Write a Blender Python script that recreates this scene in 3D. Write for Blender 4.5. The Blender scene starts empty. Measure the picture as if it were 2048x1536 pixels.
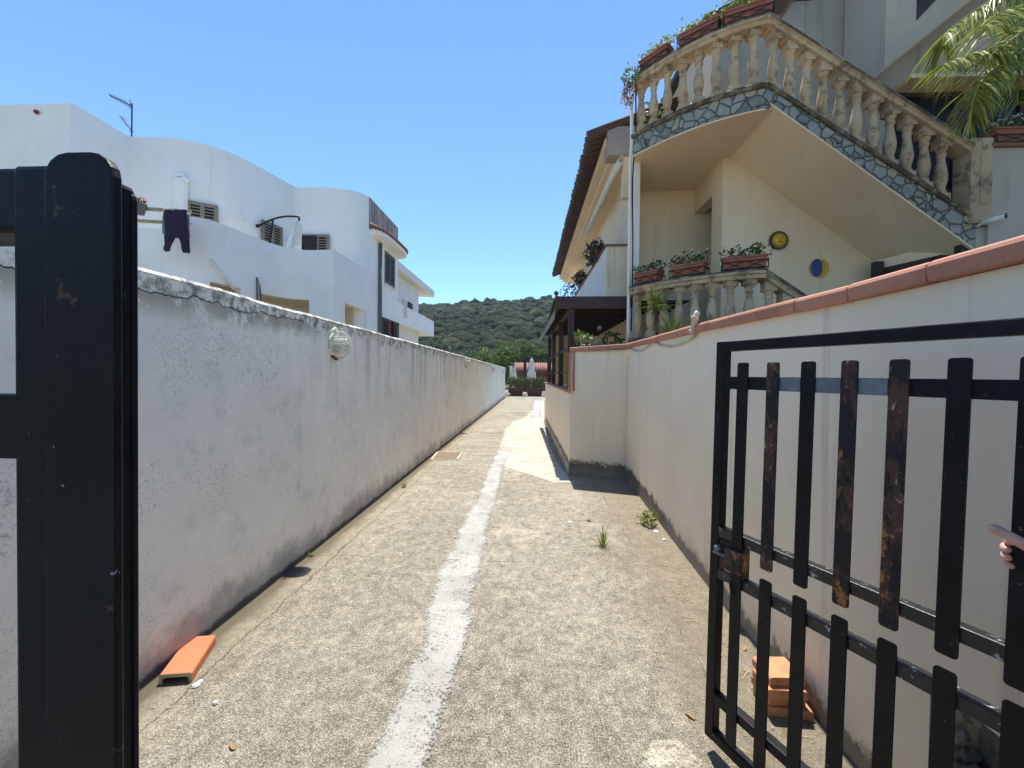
import bpy, bmesh, math, random
import numpy as np
from mathutils import Vector, Matrix, noise as mnoise
R = math.radians
random.seed(7); rng = np.random.default_rng(7)
scene = bpy.context.scene
col = scene.collection
# ------------------------------------------------------------------ camera
F = 800.0; H = 1.55; SY = -8
CM = Matrix.Rotation(R(3.0), 3, 'Z') @ Matrix.Rotation(R(90 - .8), 3, 'X') @ Matrix.Rotation(R(.6), 3, 'Z')
CO = Vector((0, 0, H))
cd = bpy.data.cameras.new('camera'); cam = bpy.data.objects.new('camera', cd); col.objects.link(cam)
cam.matrix_world = Matrix.Translation(CO) @ CM.to_4x4()
cd.sensor_width = 36; cd.lens = F / 2048 * 36; cd.shift_y = SY / 2048
cd.clip_start = .02; cd.clip_end = 2000
scene.camera = cam
def ray(px, py): return CM @ Vector(((px - 1024) / F, -(py - 768 - SY) / F, -1))
def P(px, py, X=None, Y=None, Z=None):           # surveyed point: where a sight line meets a known plane
    d = ray(px, py)
    for i, v in enumerate((X, Y, Z)):
        if v is not None: return CO + d * ((v - CO[i]) / d[i])
def PL(px, py, p, n):
    d = ray(px, py); p = Vector(p); n = Vector(n)
    return CO + d * ((p - CO).dot(n) / d.dot(n))
# ------------------------------------------------------------------ materials
class NM:
    def __init__(s, name):
        s.m = bpy.data.materials.new(name); s.m.use_nodes = True
        s.t = s.m.node_tree; s.b = s.t.nodes['Principled BSDF']; s.out = s.t.nodes['Material Output']
        s._p = None
    def nd(s, typ, **kw):
        n = s.t.nodes.new(typ)
        for k, v in kw.items(): setattr(n, k, v)
        return n
    def L(s, sock, v):
        if isinstance(v, bpy.types.NodeSocket): s.t.links.new(v, sock)
        elif isinstance(v, (tuple, list)) and len(v) == 3 and sock.type == 'RGBA': sock.default_value = (*v, 1)
        else: sock.default_value = v
    def pos(s):
        if s._p is None: s._p = s.nd('ShaderNodeNewGeometry').outputs['Position']
        return s._p
    def isl(s): return s.nd('ShaderNodeNewGeometry').outputs['Random Per Island']
    def attr(s, name): return s.nd('ShaderNodeAttribute', attribute_name=name).outputs['Fac']
    def mp(s, sc=(1, 1, 1), loc=(0, 0, 0), vec=None):
        n = s.nd('ShaderNodeMapping'); s.L(n.inputs['Vector'], vec or s.pos())
        n.inputs['Scale'].default_value = sc; n.inputs['Location'].default_value = loc
        return n.outputs[0]
    def xyz(s):
        n = s.nd('ShaderNodeSeparateXYZ'); s.L(n.inputs[0], s.pos()); return n.outputs
    def noise(s, scale, detail=4, rough=.6, vec=None, dist=0):
        n = s.nd('ShaderNodeTexNoise'); s.L(n.inputs['Vector'], vec or s.pos())
        n.inputs['Scale'].default_value = scale; n.inputs['Detail'].default_value = detail
        n.inputs['Roughness'].default_value = rough; n.inputs['Distortion'].default_value = dist
        return n.outputs['Fac']
    def vor(s, scale, feature='F1', out='Distance', vec=None, rnd=1):
        n = s.nd('ShaderNodeTexVoronoi', feature=feature); s.L(n.inputs['Vector'], vec or s.pos())
        n.inputs['Scale'].default_value = scale; n.inputs['Randomness'].default_value = rnd
        return n.outputs[out]
    def ramp(s, fac, stops):
        n = s.nd('ShaderNodeValToRGB'); s.L(n.inputs[0], fac); e = n.color_ramp.elements
        while len(e) < len(stops): e.new(.5)
        for k, (p, c) in enumerate(stops):
            e[k].position = p; e[k].color = (*c, 1) if isinstance(c, (tuple, list)) else (c, c, c, 1)
        return n.outputs[0]
    def st(s, v, lo, hi):                                  # smooth threshold lo->hi gives 0->1
        n = s.nd('ShaderNodeMapRange', interpolation_type='SMOOTHSTEP'); s.L(n.inputs[0], v)
        n.inputs[1].default_value = lo; n.inputs[2].default_value = hi
        return n.outputs[0]
    def mix(s, fac, a, b, mode='MIX'):
        n = s.nd('ShaderNodeMix', data_type='RGBA', blend_type=mode)
        s.L(n.inputs[0], fac); s.L(n.inputs[6], a); s.L(n.inputs[7], b); return n.outputs[2]
    def ma(s, op, a, b=0.0, c=None):
        n = s.nd('ShaderNodeMath', operation=op); s.L(n.inputs[0], a); s.L(n.inputs[1], b)
        if c is not None: s.L(n.inputs[2], c)
        return n.outputs[0]
    def bump(s, h, strength=.3, dist=.01):
        n = s.nd('ShaderNodeBump'); s.L(n.inputs['Height'], h)
        n.inputs['Strength'].default_value = strength; n.inputs['Distance'].default_value = dist
        s.t.links.new(n.outputs[0], s.b.inputs['Normal'])
    def fin(s, color, rough=.8, metal=0, spec=.3):
        s.L(s.b.inputs['Base Color'], color); s.L(s.b.inputs['Roughness'], rough)
        s.b.inputs['Metallic'].default_value = metal; s.b.inputs['Specular IOR Level'].default_value = spec
        return s.m
M = {}
def simple(name, c, rough=.7, var=.25, scale=6, metal=0, spec=.3, bump=0.0, bscale=60):
    a = NM(name); f = a.st(a.noise(scale, 6), .3, .7)
    d = tuple(x * (1 - var) for x in c); e = tuple(min(.9, x * (1 + var * .5)) for x in c)
    cc = a.mix(f, d, e)
    if bump: a.bump(a.noise(bscale, 3), bump, .005)
    M[name] = a.fin(cc, rough, metal, spec); return M[name]
# old white boundary wall: grey mould, specks, drip streaks, crack
a = NM('old_white_plaster'); X, Y, Z = a.xyz()
big = a.noise(.9, 5, .65); mid = a.noise(4.5, 6, .7)
c = a.mix(a.st(big, .38, .66), (.85, .79, .70), (.77, .72, .64))
c = a.mix(a.ma('MULTIPLY', a.st(mid, .5, .72), .45), c, (.52, .505, .47))
patch = a.noise(1.7, 5, .7, a.mp((1, 1, 1), (3, 5, 1)))
speck = a.st(a.noise(85, 4, .75), .53, .62)
c = a.mix(a.ma('MULTIPLY', a.ma('MULTIPLY', speck, a.st(patch, .44, .58)), .6), c, (.28, .275, .265))
c = a.mix(a.ma('MULTIPLY', a.st(a.noise(16, 6, .75), .56, .68), a.ma('MULTIPLY', a.st(patch, .48, .66), .6)), c, (.25, .25, .24))
# drip streaks from the top edge
strk = a.noise(1, 5, .65, a.mp((7, 7, .5)))
top = a.st(Z, .75, 2.05)
c = a.mix(a.ma('MULTIPLY', a.ma('MULTIPLY', a.st(strk, .45, .68), a.ma('MULTIPLY', top, a.st(Y, 1.5, 6.5))), .62), c, (.20, .195, .18))
lich = a.st(a.noise(11, 7, .75), .42, .6)
edge = a.st(a.ma('ADD', Z, a.ma('MULTIPLY', a.noise(2.5, 5), .3)), 1.99, 2.14)
c = a.mix(a.ma('MULTIPLY', a.ma('MULTIPLY', lich, edge), .85), c, (.12, .115, .10))
# crack wandering along the upper part of the near stretch
zc = a.ma('ADD', a.ma('MULTIPLY', a.noise(2.6, 6, .68, a.mp((1, 1, 0), (0, 2.2, 0))), .20), a.ma('MULTIPLY_ADD', Y, .022, 1.80))
dz = a.ma('ABSOLUTE', a.ma('SUBTRACT', Z, zc))
lim = a.ma('MULTIPLY', a.st(Y, .6, .9), a.ma('SUBTRACT', 1.0, a.st(Y, 3.1, 3.6)))
crk = a.ma('MULTIPLY', a.ma('MULTIPLY', a.ma('SUBTRACT', 1.0, a.st(dz, .0012, .0055)), a.st(a.noise(5, 4, .7, a.mp((1, 1, 1), (4, 4, 4))), .36, .5)), lim)
loose = a.ma('MULTIPLY', a.ma('MULTIPLY', a.st(a.ma('SUBTRACT', Z, zc), -.16, -.01), a.ma('SUBTRACT', 1.0, a.st(a.ma('SUBTRACT', Z, zc), -.01, .0))), a.ma('MULTIPLY', lim, a.st(a.noise(6, 6, .7), .44, .50)))
c = a.mix(a.ma('MULTIPLY', loose, .85), c, (.36, .31, .235))
c = a.mix(crk, c, (.03, .027, .024))
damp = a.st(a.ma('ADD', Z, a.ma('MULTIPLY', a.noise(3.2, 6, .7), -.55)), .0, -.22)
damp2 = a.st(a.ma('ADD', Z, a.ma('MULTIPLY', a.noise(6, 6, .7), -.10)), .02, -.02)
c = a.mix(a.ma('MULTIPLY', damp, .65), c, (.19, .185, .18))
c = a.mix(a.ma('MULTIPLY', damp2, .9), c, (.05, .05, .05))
hgt = a.ma('ADD', a.ma('MULTIPLY', a.noise(30, 5, .7), .35), a.ma('MULTIPLY', a.noise(3, 4), 1.0))
hgt = a.ma('SUBTRACT', hgt, a.ma('MULTIPLY', crk, 1.5))
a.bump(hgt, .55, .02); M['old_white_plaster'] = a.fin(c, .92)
# beige rendered wall with rain streaks and a mouldy foot
def render_mat(name, c0, c1, foot=True, streak=.5):
    a = NM(name); X, Y, Z = a.xyz()
    c = a.mix(a.st(a.noise(.8, 5), .35, .7), c0, c1)
    s1 = a.noise(1, 4, .6, a.mp((9, 9, .35)))
    c = a.mix(a.ma('MULTIPLY', a.ma('MULTIPLY', a.st(s1, .55, .72), a.st(a.noise(.7, 2), .35, .6)), streak), c, tuple(x * .62 for x in c0))
    sm = a.st(a.noise(14, 6, .75), .62, .74)
    c = a.mix(a.ma('MULTIPLY', sm, .25), c, tuple(x * .6 for x in c0))
    if foot:
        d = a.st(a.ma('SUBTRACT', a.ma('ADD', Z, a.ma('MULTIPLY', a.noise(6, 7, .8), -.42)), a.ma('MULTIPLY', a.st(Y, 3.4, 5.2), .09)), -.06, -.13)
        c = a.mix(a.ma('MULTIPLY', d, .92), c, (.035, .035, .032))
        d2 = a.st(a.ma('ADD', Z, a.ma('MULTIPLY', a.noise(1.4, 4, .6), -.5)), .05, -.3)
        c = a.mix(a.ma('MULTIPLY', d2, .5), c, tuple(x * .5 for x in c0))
    a.bump(a.ma('ADD', a.ma('MULTIPLY', a.noise(45, 5, .7), .4), a.noise(3.5, 4, .6, a.mp((1, 1, .7)))), .4, .012); M[name] = a.fin(c, .9); return a
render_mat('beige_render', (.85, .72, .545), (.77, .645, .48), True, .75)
render_mat('house_render', (.77, .64, .46), (.70, .57, .40), False, .35)
render_mat('grey_render', (.36, .325, .285), (.25, .23, .205), False, .9)
render_mat('flight_render', (.46, .41, .34), (.38, .34, .28), False, .7)
render_mat('pier_render', (.50, .45, .38), (.42, .38, .32), False, .7)
render_mat('pink_render', (.66, .52, .42), (.60, .47, .37), False, .3)
render_mat('white_render', (.86, .855, .84), (.80, .79, .77), False, .20)
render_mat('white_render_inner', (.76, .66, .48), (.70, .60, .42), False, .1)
render_mat('mustard_render', (.50, .37, .14), (.46, .34, .13), False, .1)
render_mat('pale_render', (.76, .73, .68), (.68, .65, .60), False, .5)
# stained parapet
a = NM('stained_parapet'); s1 = a.noise(1, 6, .7, a.mp((4, 4, .7)))
c = a.ramp(s1, [(.30, (.10, .085, .075)), (.46, (.24, .20, .18)), (.60, (.45, .38, .34)), (.75, (.62, .58, .55))])
M['stained_parapet'] = a.fin(c, .9)
# driveway concrete: worn exposed aggregate
def aggregate(a, c, strength=1.0):
    agg = a.noise(120, 6, .85); agg3 = a.noise(330, 3, .85); clus = a.ma('MULTIPLY_ADD', a.noise(11, 5, .8, a.mp((1, .8, 1))), .5, a.ma('MULTIPLY', a.noise(28, 5, .8), .5))
    k = a.ma('MULTIPLY_ADD', clus, .42, a.ma('MULTIPLY_ADD', agg3, .45, a.ma('MULTIPLY', agg, .80)))
    c = a.mix(a.ma('MULTIPLY', a.st(k, .845, .905), .92 * strength), c, (.60, .545, .43))
    c = a.mix(a.ma('MULTIPLY', a.st(k, .815, .745), .95 * strength), c, (.05, .043, .034))
    return c, k
a = NM('worn_concrete'); X, Y, Z = a.xyz()
b = a.noise(.55, 6, .62); m2 = a.noise(2.6, 7, .72)
c = a.ramp(b, [(.3, (.15, .132, .100)), (.48, (.222, .198, .154)), (.68, (.305, .275, .218))])
c = a.mix(a.ma('MULTIPLY', a.st(m2, .50, .66), .4), c, (.17, .148, .112))
c = a.mix(a.ma('MULTIPLY', a.st(a.noise(1.3, 7, .72, a.mp((1, 1, 1), (9, 4, 0))), .52, .70), .7), c, (.50, .45, .36))
c = a.mix(a.ma('MULTIPLY', a.st(a.noise(.8, 6, .72, a.mp((1, .5, 1), (2, 7, 0))), .55, .68), .5), c, (.18, .158, .125))
c, agg = aggregate(a, c)
ln = a.noise(1, 5, .65, a.mp((.6, 10, 1)))
c = a.mix(a.ma('MULTIPLY', a.st(ln, .50, .66), a.ma('MULTIPLY', a.st(Y, 4.5, 9), .6)), c, (.14, .12, .09))
c = a.mix(a.ma('MULTIPLY', a.st(ln, .45, .32), a.ma('MULTIPLY', a.st(Y, 4.5, 9), .6)), c, (.50, .45, .36))
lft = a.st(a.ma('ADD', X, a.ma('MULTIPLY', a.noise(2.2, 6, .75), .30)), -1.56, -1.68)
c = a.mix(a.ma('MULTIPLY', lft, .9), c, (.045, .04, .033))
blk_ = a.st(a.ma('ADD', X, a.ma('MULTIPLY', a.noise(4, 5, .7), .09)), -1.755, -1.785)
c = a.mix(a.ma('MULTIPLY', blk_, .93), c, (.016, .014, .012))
ocr = a.ma('MULTIPLY', a.st(a.ma('ADD', X, a.ma('MULTIPLY', a.noise(2.8, 5, .7), .5)), -1.25, -1.5), .45)
c = a.mix(ocr, c, (.29, .24, .16))
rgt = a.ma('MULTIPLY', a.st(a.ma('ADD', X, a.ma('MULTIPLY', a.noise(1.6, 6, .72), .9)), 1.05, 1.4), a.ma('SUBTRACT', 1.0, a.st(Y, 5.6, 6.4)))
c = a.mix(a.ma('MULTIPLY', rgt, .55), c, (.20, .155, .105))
wig = a.ma('MULTIPLY', a.ma('SUBTRACT', a.noise(3, 6, .7), .5), .16)
for axis, at, lo_, hi_ in ((X, -1.66, .0, .4), (Y, 3.28, .42, .6), (Y, 8.6, .3, .6), (X, .92, .45, .62), (Y, 13.0, .2, .5)):
    dd_ = a.ma('ABSOLUTE', a.ma('ADD', a.ma('SUBTRACT', axis, at), wig))
    c = a.mix(a.ma('MULTIPLY', a.ma('MULTIPLY', a.st(dd_, .007, .001), .75), a.st(a.noise(1.1, 4, .7), lo_, hi_)), c, (.045, .038, .03))
a.bump(a.ma('ADD', agg, a.ma('MULTIPLY', a.noise(12, 5), .5)), 1.0, .008)
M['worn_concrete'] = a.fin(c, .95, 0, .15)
def worn_sheet(name, make, lo, hi):                  # sheet that frays to nothing at its edges and where it is worn through
    a = NM(name); c = make(a); a.fin(c, .9, 0, .2)
    wear = a.ma('ADD', a.ma('MULTIPLY_ADD', a.noise(80, 5, .8), .75, a.ma('MULTIPLY', a.noise(6, 6, .75), .45)), a.ma('MULTIPLY', a.ma('POWER', a.attr('edge'), 5), .42))
    t = a.nd('ShaderNodeBsdfTransparent'); mx = a.nd('ShaderNodeMixShader'); a.L(mx.inputs[0], a.st(wear, lo, hi))
    a.t.links.new(a.b.outputs[0], mx.inputs[1]); a.t.links.new(t.outputs[0], mx.inputs[2]); a.t.links.new(mx.outputs[0], a.out.inputs[0]); M[name] = a.m
def f_patch(a):
    ln = a.noise(1, 6, .65, a.mp((1.2, 9, 1))); c = a.mix(a.st(ln, .36, .66), (.56, .515, .415), (.36, .32, .245))
    c = a.mix(a.ma('MULTIPLY', a.st(a.noise(2.2, 6, .7), .52, .66), .65), c, (.30, .26, .19))
    c = a.mix(a.ma('MULTIPLY', a.st(a.noise(90, 4, .75), .5, .64), .35), c, (.25, .22, .17)); a.bump(a.noise(70, 4, .7), .6, .006); return c
worn_sheet('pale_cement', f_patch, .74, .98)
worn_sheet('thin_cement', f_patch, .52, .74)
def f_paint(a):
    c = a.mix(a.st(a.noise(1.4, 6, .7), .38, .66), (.47, .46, .425), (.36, .345, .305))
    c = a.mix(a.ma('MULTIPLY', a.st(a.noise(130, 4, .8), .52, .62), .5), c, (.27, .25, .21)); a.bump(a.noise(95, 5, .8), 1.0, .008); return c
worn_sheet('worn_white_paint', f_paint, .60, .76)
simple('drain_frame', (.42, .37, .28), .9)
# terracotta
def terra(name, c0, dirt=.35, sc=1.0):
    a = NM(name)
    c = a.mix(a.st(a.noise(3 * sc, 5), .35, .65), c0, tuple(x * .78 for x in c0))
    c = a.mix(a.ma('MULTIPLY', a.st(a.noise(9 * sc, 6, .75), .5, .68), dirt), c, (.14, .10, .08))
    a.bump(a.noise(60, 4, .7), .2, .005); M[name] = a.fin(c, .75)
terra('terracotta_coping', (.50, .22, .14)); terra('terracotta_tile', (.66, .20, .09), .3)
terra('raw_brick', (.58, .27, .13), .4); terra('planter_terracotta', (.36, .13, .085), .2)
terra('planter_brown', (.11, .045, .033), .3); terra('roof_tile', (.075, .05, .045), .5)
terra('roof_tile_red', (.25, .115, .085), .55); terra('raw_ceramic', (.45, .36, .22), .5, 4)
# crazy-paving stone cladding
a = NM('crazy_stone'); wv = a.nd('ShaderNodeTexNoise'); a.L(wv.inputs['Vector'], a.pos()); wv.inputs['Scale'].default_value = 3
vm = a.nd('ShaderNodeVectorMath', operation='MULTIPLY_ADD'); a.L(vm.inputs[0], wv.outputs['Color']); vm.inputs[1].default_value = (.13, .13, .13); a.L(vm.inputs[2], a.pos())
ed = a.vor(7.2, 'DISTANCE_TO_EDGE', vec=vm.outputs[0]); vc = a.nd('ShaderNodeTexVoronoi'); a.L(vc.inputs['Vector'], vm.outputs[0]); vc.inputs['Scale'].default_value = 7.2
sp = a.nd('ShaderNodeSeparateColor'); a.L(sp.inputs[0], vc.outputs['Color'])
c = a.ramp(sp.outputs[0], [(.0, (.15, .165, .155)), (.3, (.22, .235, .22)), (.6, (.27, .28, .255)), (.88, (.31, .305, .26)), (1, (.40, .32, .18))])
c = a.mix(a.ma('MULTIPLY', a.st(a.noise(9, 6, .7), .5, .7), .5), c, (.47, .47, .43))
j = a.st(ed, .042, .02); c = a.mix(j, c, (.055, .055, .05))
a.bump(a.ma('ADD', a.st(ed, .02, .10), a.ma('MULTIPLY', a.noise(25, 4), .3)), .9, .02); M['crazy_stone'] = a.fin(c, .75)
# weathered cast stone of the balustrades
a = NM('weathered_stone'); X, Y, Z = a.xyz()
c = a.mix(a.st(a.noise(2.2, 5), .35, .65), (.54, .425, .28), (.42, .32, .205))
c = a.mix(a.ma('MULTIPLY', a.st(a.noise(5, 6, .75), .49, .64), .85), c, (.15, .115, .075))
c = a.mix(a.ma('MULTIPLY', a.st(a.noise(3.5, 5, .7, a.mp((1, 1, 1), (4, 1, 7))), .58, .7), .6), c, (.48, .25, .12))
a.bump(a.noise(50, 5, .75), .5, .01); M['weathered_stone'] = a.fin(c, .9)
a = NM('lichen_stone'); c = a.ramp(a.noise(6, 7, .75), [(.35, (.05, .042, .032)), (.5, (.11, .092, .068)), (.66, (.36, .29, .20))])
a.bump(a.noise(40, 5, .75), .6, .01); M['lichen_stone'] = a.fin(c, .95)
# black gate paint, plain and rusted
a = NM('black_gate_paint'); n = a.noise(8, 6, .7)
c = a.mix(a.st(n, .35, .7), (.006, .0062, .0075), (.012, .012, .0135))
c = a.mix(a.ma('MULTIPLY', a.st(a.noise(26, 5, .75), .655, .70), .7), c, (.10, .055, .035))
c = a.mix(a.ma('MULTIPLY', a.st(a.noise(70, 3, .7, a.mp((1, 1, .6), (5, 5, 5))), .70, .735), .8), c, (.30, .29, .27))
a.bump(a.noise(30, 5, .7), .35, .003); M['black_gate_paint'] = a.fin(c, a.ramp(n, [(.3, .35), (.7, .55)]), 0, .18)
a = NM('rusty_black_paint'); n = a.noise(7, 7, .72, a.mp((2.2, 2.2, 1))); n2 = a.noise(34, 6, .75, a.mp((1.5, 1.5, .8)))
c = a.mix(a.st(n, .46, .56), (.012, .012, .014), (.075, .035, .026))
c = a.mix(a.ma('MULTIPLY', a.st(a.noise(4.2, 6, .7, a.mp((2, 2, 1), (3, 3, 2))), .56, .63), a.st(n2, .44, .54)), c, (.33, .14, .045))
c = a.mix(a.ma('MULTIPLY', a.st(n2, .58, .64), a.st(n, .48, .58)), c, (.44, .34, .22))
a.bump(n2, .5, .004); M['rusty_black_paint'] = a.fin(c, .65)
a = NM('peeling_black_paint'); n = a.noise(38, 6, .75, a.mp((1, 1, 1)))
c = a.mix(a.st(n, .58, .64), (.012, .012, .015), (.34, .34, .34))
a.bump(n, .6, .004); M['peeling_black_paint'] = a.fin(c, .32, 0, .5)
simple('zinc_grey', (.17, .20, .22), .55, .3, 18, .3)
simple('dark_iron', (.02, .018, .018), .6, .3); simple('brown_wood', (.055, .03, .028), .55, .35, 9)
simple('dark_wood', (.03, .02, .018), .6, .35, 9); simple('red_brown_wood', (.16, .05, .03), .6, .3, 9)
simple('shutter_taupe', (.24, .205, .16), .6, .15); simple('shutter_dark', (.12, .115, .105), .6, .2)
simple('white_plastic', (.76, .74, .69), .4, .15); simple('cream_pvc', (.50, .43, .32), .5, .2)
simple('cable_cream', (.55, .48, .36), .6, .25); simple('black_rubber', (.012, .012, .014), .5)
simple('grey_pipe', (.12, .13, .135), .55, .2); simple('lamp_white', (.72, .68, .57), .75, .25, 20)
simple('lamp_rust', (.12, .05, .03), .8); simple('white_cloth', (.70, .69, .66), .9, .15)
simple('purple_cloth', (.022, .014, .045), .9, .3, 9, bump=.3, bscale=25); simple('charcoal_cloth', (.03, .032, .04), .9)
simple('grey_cloth', (.16, .17, .19), .9); simple('canvas_grey', (.27, .26, .22), .9)
simple('dark_void', (.02, .018, .016), .9); simple('rail_beige', (.34, .29, .2), .7)
simple('aluminium', (.45, .46, .48), .35, .15, 8, .8); simple('glass_dark', (.012, .013, .012), .35, .3, spec=.12)
simple('rough_cement', (.27, .25, .215), .95, .55, 22, bump=.9, bscale=26); simple('soil', (.10, .07, .045), .95)
simple('dry_ground', (.24, .20, .13), .95, .4, .5); simple('hill_soil', (.07, .075, .04), .95, .5, .2)
simple('drain_rust', (.20, .135, .09), .8, .35, 25); simple('stone_white', (.68, .66, .6), .8)
simple('skirting_tile', (.45, .37, .27), .8, .4, 5); simple('yellow_glaze', (.62, .40, .035), .35, .25, 25)
simple('blue_glaze', (.035, .06, .22), .35, .3, 20); simple('navy_glaze', (.012, .014, .035), .35); simple('brown_glaze', (.11, .05, .015), .4)
simple('dark_slate', (.03, .035, .04), .6); simple('white_paint', (.75, .74, .72), .5, .1); simple('red_plastic', (.22, .02, .02), .4)
simple('hair_brown', (.03, .02, .012), .6); simple('denim', (.03, .05, .10), .9); simple('shirt_grey', (.20, .21, .24), .9); simple('dry_straw', (.48, .36, .15), .85)
a = NM('skin'); c = a.mix(a.st(a.noise(28, 4), .35, .65), (.50, .27, .20), (.58, .33, .25)); a.b.inputs['Subsurface Weight'].default_value = .15
a.b.inputs['Subsurface Radius'].default_value = (.01, .004, .002); a.bump(a.noise(220, 3), .15, .001); M['skin'] = a.fin(c, .5)
simple('nail', (.62, .42, .36), .3)
a = NM('clear_plastic'); a.b.inputs['Transmission Weight'].default_value = .6; M['clear_plastic'] = a.fin((.30, .36, .40), .25)
a = NM('bulb_glass'); a.b.inputs['Transmission Weight'].default_value = .7; M['bulb_glass'] = a.fin((.7, .7, .7), .1)
def leafmat(name, stops, tr=.35, tone=False, rough=.55):
    a = NM(name); f = a.attr('tone') if tone else a.isl()
    c = a.ramp(f, stops); a.fin(c, rough, 0, .3)
    t = a.nd('ShaderNodeBsdfTranslucent'); a.L(t.inputs[0], a.mix(.5, c, (.16, .22, .03)))
    mx = a.nd('ShaderNodeMixShader'); mx.inputs[0].default_value = tr
    a.t.links.new(a.b.outputs[0], mx.inputs[1]); a.t.links.new(t.outputs[0], mx.inputs[2]); a.t.links.new(mx.outputs[0], a.out.inputs[0])
    M[name] = a.m
leafmat('maquis_leaf', [(0, (.014, .026, .012)), (.35, (.034, .055, .020)), (.65, (.062, .088, .030)), (.85, (.10, .10, .045)), (1, (.14, .125, .07))], .12, True)
a = NM('wood_canopy'); tn_ = a.attr('tone'); nz = a.noise(2.6, 6, .85); nz2 = a.noise(.35, 4, .7)
c = a.ramp(a.ma('ADD', tn_, a.ma('MULTIPLY_ADD', nz, 1.1, -.55)), [(0, (.010, .023, .014)), (.35, (.024, .045, .021)), (.65, (.045, .070, .028)), (.85, (.085, .095, .045)), (1, (.14, .12, .07))])
a.bump(a.ma('ADD', nz, a.ma('MULTIPLY', nz2, 1.2)), 1.0, 1.1); M['wood_canopy'] = a.fin(c, .85, 0, .1)
leafmat('bright_leaf', [(0, (.022, .05, .010)), (.5, (.06, .11, .018)), (1, (.13, .20, .035))], .3, True)
leafmat('hedge_leaf', [(0, (.012, .036, .010)), (.6, (.03, .068, .016)), (1, (.075, .14, .035))], .22)
leafmat('flower_leaf', [(0, (.03, .06, .018)), (.6, (.07, .12, .035)), (1, (.15, .20, .07))], .35)
leafmat('yellow_leaf', [(0, (.20, .15, .02)), (.6, (.42, .30, .04)), (1, (.55, .42, .10))], .4)
leafmat('yucca_leaf', [(0, (.13, .18, .03)), (.6, (.30, .36, .06)), (1, (.50, .50, .14))], .3)
leafmat('palm_leaf', [(0, (.12, .16, .02)), (.5, (.26, .30, .045)), (.85, (.42, .42, .09)), (1, (.52, .46, .2))], .35, False, .4)
leafmat('dry_palm', [(0, (.20, .14, .08)), (1, (.42, .32, .20))], .2)
leafmat('weed_leaf', [(0, (.10, .15, .02)), (1, (.36, .38, .10))], .4)
leafmat('dry_leaf', [(0, (.22, .12, .04)), (1, (.45, .28, .10))], .2)
leafmat('succulent', [(0, (.035, .03, .025)), (1, (.10, .085, .07))], .1)
leafmat('pink_petal', [(0, (.55, .12, .22)), (1, (.75, .38, .45))], .3)
leafmat('white_petal', [(0, (.62, .55, .50)), (1, (.80, .76, .72))], .3)
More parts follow.
